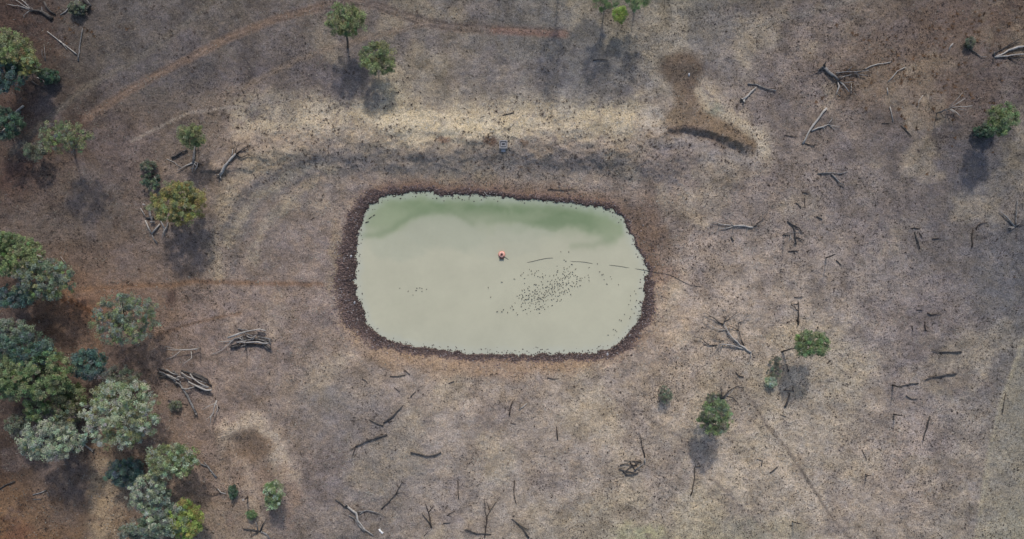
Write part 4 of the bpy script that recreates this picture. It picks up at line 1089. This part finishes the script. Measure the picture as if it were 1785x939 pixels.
 ('fallen_tree','grey fallen tree with twin limbs at the upper right edge','dead tree',[([(1733,100),(1748,93),(1757,88),(1772,83),(1800,80)],1.4,2.0,P_),([(1734,100),(1752,99),(1766,96),(1800,96)],1.2,1.0,P_),([(1730,96),(1740,88),(1756,80),(1776,68)],1.3,.8,K_),([(1732,101),(1729,108)],1.2,.6,K_),([(1733,99),(1731,90)],1.0,.5,G_),([(1758,101),(1770,104)],1.2,.6,K_)],dict(mat=K_,twigs=4,tl=1.5,lift=.4)),
 ('fallen_branch','broken dark branch left of the twin limbed fallen tree','branch',[([(1690,85),(1697,90),(1702,94)],1.5,1.1,K_),([(1702,94),(1710,99),(1718,99)],.8,.5,G_)],{}),
 ('log','short pale stick in grass left of the broken dark branch','log',[([(1654,86),(1657,81),(1660,76)],1.1,1.1,P_)],{}),
 ('log','long straight pale log leaning beside a white branch','log',[([(1399,250),(1407,234),(1417,218),(1428,203),(1440,189)],1.6,2.0,P_)],{}),
 ('fallen_branch','short dark twig at the lower end of the long straight log','branch',[([(1400,249),(1409,251),(1420,254)],.9,.7,B_)],{}),
 ('fallen_branch','white forked branch right of the long straight log','branch',[([(1414,228),(1424,224),(1434,220),(1443,217)],1.6,1.0,P_),([(1442,217),(1449,208)],.9,.5,P_),([(1442,217),(1452,219),(1461,221)],.8,.4,P_),([(1434,220),(1436,225)],.6,.4,P_),([(1446,219),(1455,226)],.6,.3,P_)],dict(mat=P_,twigs=3,tl=1.2)),
 ('fallen_branch','wavy grey branch above the splintered stump','branch',[([(1303,146),(1318,148),(1327,152),(1335,154),(1352,158)],1.3,.9,G_),([(1316,147),(1312,138)],.5,.3,B_),([(1340,155),(1353,153)],.5,.3,B_)],{}),
 ('root_stump','splintered pale stump tapering to a point, upper right','stump',[([(1295,174),(1302,167),(1308,161),(1318,152)],2.4,.6,P_),([(1295,175),(1290,174)],2.2,1.4,K_)],dict(root=True)),
 ('fallen_branch','grey branch with long tail below the straight pale log','branch',[([(1425,302),(1438,302),(1451,301),(1464,302),(1477,299)],1.0,.7,G_),([(1449,303),(1456,311),(1463,318),(1471,323)],1.4,.8,G_),([(1439,301),(1442,295)],.6,.4,G_)],dict(twigs=1,tl=.8)),
 ('fallen_branch','thin twig left of the straight pale log foot','branch',[([(1367,235),(1379,238),(1391,238)],.6,.4,B_)],{}),
 # top centre
 ('fallen_branch','dark level stick in the grey tree shadow, top centre','branch',[([(1033,105),(1046,103),(1059,105)],.9,.7,K_)],{}),
 ('fallen_branch','small dark stick on the pale grass of the dam wall','branch',[([(876,201),(886,199),(896,196)],.8,.7,K_)],{}),
 ('fallen_branch','curved pale stick on the mud of the upper shore','branch',[([(844,334),(849,339),(855,341)],.8,.5,P_)],{}),
 ('fallen_branch','thin dark line of sticks along the upper shore, right','branch',[([(955,330),(980,330),(1005,331)],.6,.5,B_)],{}),
]
# sticks that lie beside another one without touching it
LOOSE = [
 ('curved pale stick under the dark green bush, upper left', 1, 'charred chunk of branch beside the curved pale stick, upper left'),
 ('short pale stick just below the shaded pale one', 1, 'tiny grey twig right of the shaded pale stick'),
 ('short dark broken twig left of the low dull bush', 1, 'thin brown twig right of the low dull bush'),
 ('right upper arm of the dark V of sticks, lower left of pond', 1, 'left lower arm of the dark V of sticks'),
 ('short tilted pale stick below the lower shore', 1, 'tiny dark stick left of the tilted pale one below the shore'),
 ('brown T shaped stick above the leaning tree', 3, 'thin level twig above the brown T shaped stick'),
 ('thick black slanting stick, centre of the right side', 1, 'small brown twig right of the thick black slanting stick'),
 ('thin tall dark stick left of the pale splayed roots', 1, 'bent brown twig between tall dark stick and splayed roots'),
 ('black broken branch in the leaning tree shadow', 3, 'tiny dark upright chip in the leaning tree shadow'),
 ('black broken branch in the leaning tree shadow', 2, 'slim dark stick at the upper end of the leaning tree shadow'),
 ('black broken branch in the leaning tree shadow', 1, 'dark level stick across the leaning tree shadow'),
 ('pale upright stick at the lower edge of the rusty grass', 1, 'dark level twig left of the pale upright stick below rusty grass'),
]
byl = {d[1]: d for d in DEAD}
for lab, k, new in LOOSE:
    s_ = byl[lab][3].pop(k)
    DEAD.append(('fallen_branch', new, 'branch', [s_], {}))
for nm, lab, cat, st, kw in DEAD:
    dead(nm, lab, cat, st, **kw)

# log heaps: each log can be lifted away
ORD = 'first second third fourth fifth sixth seventh eighth ninth tenth eleventh twelfth thirteenth fourteenth fifteenth sixteenth seventeenth eighteenth nineteenth twentieth'.split()
ORD += ['twenty ' + q for q in ORD[:9]]
def heap(name, label, cat, group, logs, z_top):
    """every log its own thing, told apart by shade, length and its rank from the left"""
    order = sorted(range(len(logs)), key=lambda i: sum(p[0] for p in logs[i][0]) / len(logs[i][0]))
    rank = {i: k for k, i in enumerate(order)}
    for i, lg in enumerate(logs):
        pts, r0, r1, mt = lg
        L = math.dist(pts[0], pts[-1])
        look = {'wood_grey': 'grey', 'wood_pale': 'pale', 'wood_dark': 'charred', 'wood_brown': 'brown'}[mt]
        size = 'short' if L < 14 else ('long' if L > 26 else 'middling')
        dead(name, '%s %s %s, %s from left in %s' % (size, look, cat, ORD[rank[i]], label), cat, [(pts, r0 * (1.35 if mt == 'wood_dark' else 1.05), r1 * (1.35 if mt == 'wood_dark' else 1.0), mt)], group=group, z0=z_top * (i / len(logs)), lift=.1)
heap('log', 'heap beside the yellow olive tree', 'log', 'grey logs heaped beside the yellow olive tree', [
 ([(255,380),(268,379),(283,378)],1.4,1.1,K_),([(254,384),(259,396),(265,407)],1.1,1.2,P_),([(265,406),(269,416),(275,424)],1.1,.7,G_),
 ([(259,357),(263,371),(267,386)],1.6,1.7,G_),([(280,390),(273,398),(266,407)],1.3,1.3,P_),([(276,376),(282,387),(288,398)],1.2,1.0,P_),
 ([(294,388),(292,395),(290,402)],1.0,.9,G_),([(291,396),(288,404),(284,414)],.9,.7,P_),([(287,398),(289,412)],.8,.7,G_),([(264,387),(272,387)],1.7,1.5,G_),
 ([(247,363),(251,370),(255,376)],.8,.6,P_),([(251,356),(256,358)],1.6,1.5,P_),([(272,308),(276,320),(274,330)],.9,.6,P_)], .5)
f = lambda L: [(380 + x / 11.73, 550 + y / 11.73) for x, y in L]
heap('log', 'upper log pile left of the pond', 'log', 'logs of the upper pile left of the pond', [
 (f([(420,480),(700,470),(1000,500)]),1.4,1.2,K_),(f([(450,600),(700,590),(980,600)]),1.4,1.2,K_),(f([(500,450),(760,480),(1060,520)]),1.2,1.0,K_),
 (f([(415,265),(500,285),(610,290)]),1.1,.9,G_),(f([(820,430),(980,455),(1120,480)]),1.2,1.0,G_),(f([(290,610),(370,585),(450,560)]),1.3,1.0,K_),
 (f([(370,660),(420,630),(480,600)]),1.2,.9,K_),(f([(260,640),(350,620),(430,590)]),1.0,.8,K_),(f([(920,575),(980,620),(1035,680)]),1.0,.8,G_),
 (f([(1000,590),(1060,640),(1100,690)]),1.4,1.2,K_),(f([(850,480),(930,510),(1010,530)]),1.1,.9,G_),(f([(830,330),(900,345),(980,350)]),1.0,.7,K_),
 (f([(560,360),(640,370),(740,420)]),1.1,1.0,G_),(f([(390,540),(520,510),(640,500),(750,480)]),1.0,.9,G_),(f([(610,410),(680,450),(760,460)]),1.0,.8,P_),
 (f([(800,400),(750,440),(700,485)]),1.0,1.0,G_),(f([(520,400),(545,500),(585,605)]),1.0,1.0,G_),(f([(470,450),(520,490),(560,540)]),.8,.7,P_),
 (f([(420,540),(620,535),(860,538),(1060,555)]),1.1,1.4,P_),(f([(640,490),(590,560),(540,650)]),.8,.7,K_),(f([(1080,470),(1100,590)]),1.0,.9,G_)], .8)
dead('log', 'long half black half white log across the top of the upper pile', 'log', [(f([(235,440),(360,395),(480,350),(600,310),(720,288),(880,270),(1000,300)]),1.7,.8,P_)], z0=.7, lift=-.4)
dead('fallen_branch', 'bleached forked branch trailing left out of the upper log pile', 'branch',
     [(f([(500,420),(430,445),(360,462),(300,495),(250,510),(120,515),(10,522)]),1.1,.4,P_),(f([(335,485),(280,540),(220,600),(100,685),(0,745),(-130,790)]),.8,.4,P_),(f([(130,515),(150,560)]),.4,.3,P_)], 'wood_pale', z0=.35, lift=-.2)
f = lambda L: [(265 + x / 8.533, 630 + y / 8.533) for x, y in L]
heap('log', 'lower log pile left of the pond', 'log', 'branch logs of the lower pile left of the pond', [
 (f([(440,135),(600,170),(740,230),(850,300)]),1.2,1.0,K_),(f([(520,150),(660,210),(800,280),(890,360)]),1.2,1.0,K_),(f([(620,160),(740,210),(840,270)]),.9,.8,K_),
 (f([(110,100),(240,140),(380,180)]),.9,.8,K_),(f([(100,160),(200,180),(330,215)]),1.1,.9,K_),(f([(110,230),(200,220),(290,240)]),.8,.6,K_),
 (f([(640,370),(760,400),(880,430)]),1.2,1.0,K_),(f([(300,250),(340,300),(390,350)]),1.0,.9,K_),
 (f([(90,90),(120,130),(170,180)]),.6,.5,G_),(f([(420,270),(350,235),(280,200),(130,150)]),1.2,.8,P_),(f([(370,285),(320,250),(250,215),(150,185)]),1.1,.7,G_),
 (f([(230,110),(280,150),(320,170),(400,190)]),.9,.8,P_),(f([(330,130),(370,170),(420,215)]),.7,.6,G_),(f([(380,245),(410,225),(455,210)]),.9,.8,P_),
 (f([(400,245),(450,240),(515,235)]),.9,.8,G_),(f([(440,145),(500,205),(570,275)]),1.0,1.0,G_),(f([(460,160),(540,200),(650,255)]),1.0,.9,P_),
 (f([(650,250),(740,290),(830,310)]),.9,.8,G_),(f([(590,175),(630,235),(720,300),(790,345),(865,372)]),.9,1.3,P_),(f([(660,340),(740,360),(850,380)]),.9,.8,G_),
 (f([(460,385),(540,400),(610,385),(665,365)]),.9,.7,P_),(f([(555,320),(605,365)]),.8,.7,G_),(f([(570,290),(650,335),(760,388),(840,408),(915,412)]),1.3,2.0,P_),
 (f([(140,140),(260,190),(370,260)]),.9,.9,G_),(f([(180,90),(230,120),(300,140)]),.6,.5,G_),(f([(780,230),(790,300),(830,340)]),.5,.4,K_)], .9)
dead('log', 'long grey trunk with torn root end jutting from the lower pile', 'log', [(f([(660,760),(600,630),(540,500),(480,400),(430,340),(370,300)]),2.2,1.2,G_),(f([(430,330),(440,290)]),1.0,.7,P_)], 'wood_grey', root=True, z0=.05, lift=.5)
f = lambda L: [(900 + x / 2.933, 619 + y / 2.933) for x, y in L]
heap('stick', 'brush heap below right of the pond', 'stick', 'sticks of the brush heap below right of the pond', [
 (f([(525,580),(560,592),(605,602)]),.9,.7,K_),(f([(545,600),(580,575),(622,548)]),.8,.6,K_),(f([(578,538),(595,565),(610,592)]),.9,.7,B_),
 (f([(640,545),(600,540),(550,535)]),.8,.6,B_),(f([(555,610),(590,605),(622,598)]),1.0,.8,K_),(f([(600,590),(630,570),(650,550)]),.8,.6,G_),
 (f([(530,560),(560,550),(600,560)]),.7,.5,B_),(f([(545,585),(565,610)]),.7,.5,K_),(f([(655,525),(657,548)]),.9,.8,P_),(f([(610,575),(645,582)]),.6,.4,G_)], .3)

# standing dead stems
def pole(name, label, base, h, tip=None, mat=K_, r=.13, stubs=1, top=None):
    b = ground_at(*base)
    rr = random.Random(sum(map(ord, label)))
    e = empty(name, b); tag(e, label, 'dead tree', 'standing dead stems')
    t = at_z(tip[0], tip[1], b.z + h) if tip else b + Vector((rr.uniform(-.2, .2), rr.uniform(-.2, .2), h))
    mid = b.lerp(t, .5) + Vector((rr.uniform(-.12, .12), rr.uniform(-.12, .12), 0))
    vv, ff = tube([q - b for q in (b - Vector((0, 0, .15)), mid, t)], [r * 1.2, r, r * .7], 7, .1, rr)
    mesh_obj('trunk', vv, ff, mat, e, smooth=True)
    for k in range(stubs):
        s = b.lerp(t, rr.uniform(.45, .95)); a = rr.uniform(0, 6.28)
        q = s + Vector((math.cos(a) * .8, math.sin(a) * .8, .5)) * rr.uniform(.5, 1.1)
        vv, ff = tube([x - b for x in (s, s.lerp(q, .5) + Vector((0, 0, .05)), q)], [r * .5, r * .35, r * .15], 5, .1, rr)
        mesh_obj('branch', vv, ff, mat, e, smooth=True)
    if top:
        vv, ff = tube([x - b for x in (t - Vector((0, 0, .25)), t + Vector((0, 0, .12)))], [r * 1.15, r * 1.0], 8, .1, rr)
        mesh_obj('broken_top', vv, ff, 'wood_pale', e)
pole('dead_post', 'pale topped dead stem beside the spoil mound, lower left', (431,866), 4.2, (424,871), 'wood_brown', .17, 0, True)
pole('dead_tree', 'hooked dead stub right of the pond with thin shadow', (1440,449), 4.6, (1456,443), K_, .13)
pole('dead_tree', 'tall slender dead stem by the black forked branch, long shadow', (1366,407), 9.5, (1399,404), 'wood_grey', .085, 2)
pole('dead_tree', 'dead stub at the left end of the dark twiggy branch', (1556,671), 3.8, (1572,675), K_, .17, 2)
pole('dead_tree', 'short dead stub directly below the dark twiggy branch', (1558,722), 3.0, (1573,724), K_, .14)
pole('dead_tree', 'small dead stub far down the right side, level hook', (1509,827), 2.4, (1518,829), K_, .13, 0)
pole('dead_tree', 'dead stub close to the bottom edge on the right', (1381,909), 3.4, (1397,913), K_, .13)
pole('dead_tree', 'thin dead stem at the bottom end of the upper log pile', (430,600), 4.8, (421,603), 'wood_grey', .10)
pole('dead_tree', 'thin dead stem beside the bleached forked branch, left', (349,606), 3.6, (341,608), 'wood_pale', .10, 2)
pole('dead_tree', 'thin dead stem left of the pale radiating dead tree', (1633,197), 4.0, (1650,190), 'wood_grey', .11)
pole('dead_tree', 'thin dead stem just left of the pale olive tree pair', (146,690), 5.0, (136,694), K_, .14)
pole('dead_tree', 'thin dead stem at the right edge of the loose grey green tree', (262,545), 5.0, (253,546), 'bark', .10)

# ------------------------------------------------------------------ the floating pump, its hose, the tank, the scrap
def lathe(profile, seg=20):
    V, F = [], []
    for r_, z_ in profile:
        for k in range(seg):
            a = 2 * math.pi * k / seg; V.append((r_ * math.cos(a), r_ * math.sin(a), z_))
    for i in range(len(profile) - 1):
        for k in range(seg):
            k2 = (k + 1) % seg
            F.append((i * seg + k, i * seg + k2, (i + 1) * seg + k2, (i + 1) * seg + k))
    F.append(tuple(range(seg - 1, -1, -1))); F.append(tuple((len(profile) - 1) * seg + k for k in range(seg)))
    return V, F
def boxm(cx, cy, cz, sx, sy, sz, bev=.0):
    V = [(cx + i * sx / 2, cy + j * sy / 2, cz + k * sz / 2) for i in (-1, 1) for j in (-1, 1) for k in (-1, 1)]
    F = [(0,1,3,2),(4,6,7,5),(0,4,5,1),(2,3,7,6),(0,2,6,4),(1,5,7,3)]
    return V, F
c = at_z(874.6, 443.2, .25)
e = empty('floating_pump', (c.x, c.y, 0)); tag(e, 'orange pink round float with dark pump on the open water', 'pump')
prof = [(.16, .30), (.16, .16), (.24, .02), (.34, -.12), (.50, -.16), (.66, -.06), (.72, .12), (.67, .30), (.52, .40), (.36, .42), (.22, .38), (.165, .31)]
vv, ff = lathe(prof[::-1]); mesh_obj('float_collar', vv, ff[:-2], 'float_pale', e, smooth=True)
vv, ff = lathe([(.735, .06), (.755, .12), (.745, .18), (.70, .26), (.69, .10)]); mesh_obj('float_band', vv, ff[:-2], 'float_orange', e, smooth=True)
vv, ff = lathe([(.15, -.3), (.15, .62), (.12, .68), (.05, .72)], 14); mesh_obj('pump_motor', vv, ff, 'pump_dark', e, smooth=True)
vv, ff = boxm(-.02, -.86, .16, 1.0, .34, .40); o = mesh_obj('pump_box', vv, ff, 'pump_dark', e)
bv = o.modifiers.new('bevel', 'BEVEL'); bv.width = .05; bv.segments = 2
for sx in (-.42, .42):
    vv, ff = tube([Vector((sx, -.95, .30)), Vector((sx * .8, -.3, .44)), Vector((sx * .4, .1, .52))], [.035, .035, .035], 6, 0); mesh_obj('bracket', vv, ff, 'pump_dark', e)

# the hose: floats in places and dips under the opaque water between
hp = [(q[0], q[1], q[2] - .02) for q in [(878,446.5,.18),(882,449,.08),(885,451.5,.03),(890,454,-.10),(905,458,-.15),(917,457.5,-.05),(921,457,.03),(930,455,.05),(940,452.5,.05),(952,450,.05),(962,449.5,.03),(968,450,-.08),
      (985,453,-.12),(995,455.2,.0),(1000,455.8,.035),(1012,456,.04),(1022,457,.05),(1031,459,.02),(1038,460,-.10),(1055,461,-.10),(1064,462,.02),(1070,462.6,.04),(1082,464,.05),(1092,466,.03),(1099,467,-.03),
      (1106,468,-.02),(1112,468.8,.05),(1120,470,.07),(1127,471.2,.09)]]
pts = [at_z(a, b, z) for a, b, z in hp]
lp = [(1133,472.5),(1142,474.5),(1153,476),(1163,478),(1175,482),(1184,487),(1192,491.5),(1203,497),(1212,498),(1224,500)]
pts += [ground_at(*p) + Vector((0, 0, .09)) for p in lp]
b = pts[0].copy()
pts = resample(pts, .9)
vv, ff = tube([q - b for q in pts], [.042] * len(pts), 6, .03)
o = mesh_obj('pump_hose', vv, ff, 'pipe_black', smooth=True); o.location = b
tag(o, 'thin black hose from the floating pump to the right bank', 'hose')

# concrete outlet tank on the dam wall and its pipe
b = ground_at(877.5, 252)
e = empty('concrete_tank', b); tag(e, 'small square grey concrete tank set in the dam wall', 'tank')
ow, hh_, th = 1.7, .55, .17
for nm, (cx, cy, sx, sy) in (('wall', (0, ow/2 - th/2, ow, th)), ('wall', (0, -ow/2 + th/2, ow, th)), ('wall', (-ow/2 + th/2, 0, th, ow - 2*th - .004)), ('wall', (ow/2 - th/2, 0, th, ow - 2*th - .004))):
    vv, ff = boxm(cx, cy, hh_/2 - .25, sx, sy, hh_ + .5); mesh_obj(nm, vv, ff, 'concrete', e)
vv, ff = boxm(0, 0, .12, ow - 2*th - .01, ow - 2*th - .01, .2); mesh_obj('lid', vv, ff, 'concrete_dark', e)
iw_, t2 = .95, .13
for cx, cy, sx, sy in ((0, iw_/2*.72, iw_, t2), (0, -iw_/2*.72, iw_, t2), (-iw_/2 + t2/2, 0, t2, iw_*.72 - t2 - .004), (iw_/2 - t2/2, 0, t2, iw_*.72 - t2 - .004)):
    vv, ff = boxm(cx, cy, .37, sx, sy, .3); mesh_obj('hatch_frame', vv, ff, 'concrete_pale', e)
vv, ff = boxm(0, -ow/2 - .35, -.28, .9, .66, .5); mesh_obj('apron', vv, ff, 'concrete_pale', e)
pp = [ground_at(876 + i * .4, 264 + i * 5.6) + Vector((0, 0, .07)) for i in range(13)]
bb = pp[0].copy(); vv, ff = tube([q - bb for q in pp], [.035] * len(pp), 6, .05)
o = mesh_obj('outlet_pipe', vv, ff, 'pipe_black', smooth=True); o.location = bb
tag(o, 'thin dark pipe from the concrete tank down to the water', 'pipe')

# white scrap
b = ground_at(663.5, 925)
zz = [(540,470),(560,545),(600,600),(640,635),(665,660),(700,655),(680,690),(640,720),(600,690),(550,640),(505,590),(510,555),(480,535),(525,530)]
out = [((640 + x / 24.08 - 663.5) * S, -(900 + y / 24.08 - 925) * S) for x, y in zz]
rr = random.Random(3)
V = [(x, y, -.02) for x, y in out] + [(x * .96, y * .96, .12 + rr.uniform(0, .16)) for x, y in out] + [(0.0, 0.0, .34)]
n = len(out)
F = [(i, i + n, (i + 1) % n + n, (i + 1) % n) for i in range(n)] + [(i + n, 2 * n, (i + 1) % n + n) for i in range(n)]
F = [t[::-1] for t in F]
F = [t[::-1] for t in F]
o = mesh_obj('white_scrap', V, F, 'scrap_white'); o.location = b
tag(o, 'small jagged white scrap lying right of the forked grey branch', 'scrap')

# pale stones of the shore
for u, v, lab in ((1059, 617, 'small white stone on the lower right shore'), (612, 446, 'pale stone at the left waterline, upper of two'), (618, 527, 'pale stone at the left waterline, lower of two'), (1201, 130, 'small pale stone on the brown scoured heap')):
    b = ground_at(u, v, True)
    rr = random.Random(int(u)); V = []
    for i, (r_, z_) in enumerate(((.26, -.05), (.30, .08), (.20, .2), (.06, .25))):
        for k in range(7):
            a = 2 * math.pi * k / 7; q = r_ * rr.uniform(.75, 1.25); V.append((q * math.cos(a) * .8, q * math.sin(a) * 1.2, z_))
    F = [(i * 7 + k, i * 7 + (k + 1) % 7, (i + 1) * 7 + (k + 1) % 7, (i + 1) * 7 + k) for i in range(3) for k in range(7)] + [tuple(21 + k for k in range(7))]
    o = mesh_obj('stone', V, F, 'concrete_pale'); o.location = b; tag(o, lab, 'stone')
# sticks afloat in the upper left of the pond
for (a, b_, c_, d_), lab in (((643, 381, 649, 377), 'dark stick afloat near the upper left shore, left of two'), ((650.5, 376, 654, 374), 'small dark stick afloat near the upper left shore, right of two'), ((637, 388, 643, 386), 'thin dark twig afloat close to the left shore')):
    p0 = at_z(a, b_, .03); p1 = at_z(c_, d_, .04)
    vv, ff = tube([Vector((0, 0, 0)), (p1 - p0) * .5 + Vector((0, .05, .02)), p1 - p0], [.09, .1, .05], 6, .2)
    o = mesh_obj('floating_stick', vv, ff, 'wood_dark'); o.location = p0; tag(o, lab, 'stick')

# ------------------------------------------------------------------ water birds
V, F = [], []
for i, (x, w, z0, z1) in enumerate(((-.30, .02, .10, .13), (-.22, .09, .02, .17), (-.08, .15, -.05, .22), (.08, .15, -.05, .21), (.20, .09, -.02, .16), (.25, .035, .05, .13))):
    zc = (z0 + z1) / 2; hh2 = (z1 - z0) / 2
    for k in range(8):
        a = 2 * math.pi * k / 8; V.append((x, w * math.cos(a), zc + hh2 * math.sin(a)))
for i in range(5):
    for k in range(8):
        F.append((i * 8 + k, i * 8 + (k + 1) % 8, (i + 1) * 8 + (k + 1) % 8, (i + 1) * 8 + k))
F += [tuple(range(7, -1, -1)), tuple(40 + k for k in range(8))]
vv, ff = tube([Vector((.18, 0, .12)), Vector((.25, 0, .24)), Vector((.27, 0, .33)), Vector((.34, 0, .35)), Vector((.44, 0, .33))], [.05, .042, .055, .06, .018], 6, 0)
o_ = len(V); V += [tuple(q) for q in vv]; F += [tuple(a + o_ for a in q) for q in ff]
proto = mesh_obj('water_bird', V, F, 'feather', smooth=True)
rr = random.Random(77)
spots = []
def add_spot(u, v, md=2.3):
    if all((u - a) ** 2 + (v - b) ** 2 > md * md for a, b in spots): spots.append((u, v)); return True
singles = [(875,491.5),(851,501),(855.5,517.5),(866.5,543),(877.5,539.5),(875,543),(885,544.5),(977.5,438.5),(991.5,439),(983.5,453),(986.5,455),(996.5,460.5),(971,463.5),(1027,466),(1041.5,459.5),(1045,473.5),
           (908,480),(910,477.5),(896.5,486),(697,502),(711.5,507.5),(725.5,506),(726.5,502),(731.5,501.5),(735.5,502.5),(735.5,507.5),(743.5,504),(720,514),(1049,479),(1053,487),(1064,482),(1066,486),(1058,495),(1078,496),(1051,478)]
for p in singles: spots.append(p)
for (cu_, cv_, sa_, sb_, an, n_) in ((968,502,25,12,-.35,96),(914,527,15,11,-.5,36),(982,484,16,10,-.2,28),(934,479,12,7,0,16),(952,518,22,10,-.4,36),(1012,487,10,6,-.3,10),(930,506,16,10,0,14),(940,540,16,4,-.1,8)):
    k = 0
    while k < n_:
        a = rr.gauss(0, 1); b = rr.gauss(0, 1)
        if a * a + b * b > 4: continue
        x = a * sa_; y = b * sb_
        if add_spot(cu_ + x * math.cos(an) - y * math.sin(an), cv_ + x * math.sin(an) + y * math.cos(an)): k += 1
main_n = len(spots)
k = 0
while k < 22:
    v = rr.uniform(500, 590); u = np.interp(v, [500, 530, 560, 590], [1112, 1104, 1094, 1070]) + rr.uniform(-16, 8)
    if add_spot(u, v, 3): k += 1
for i, (u, v) in enumerate(spots):
    o = proto if i == 0 else proto.copy()
    if i: COL.objects.link(o)
    p = at_z(u, v, 0)
    o.location = (p.x, p.y, 0); o.rotation_euler = (0, 0, rr.uniform(0, 6.28))
    s_ = rr.uniform(.36, .62); o.scale = (s_, s_, s_)
    if i >= main_n: tag(o, 'tiny dark water bird swimming close to the right shore', 'bird', 'water birds close to the right shore')
    elif 690 < u < 750: tag(o, 'tiny dark water bird in the small loose group on the left', 'bird', 'water birds in the small left group')
    else: tag(o, 'tiny dark water bird of the flock below the hose', 'bird', 'water birds of the flock below the hose')
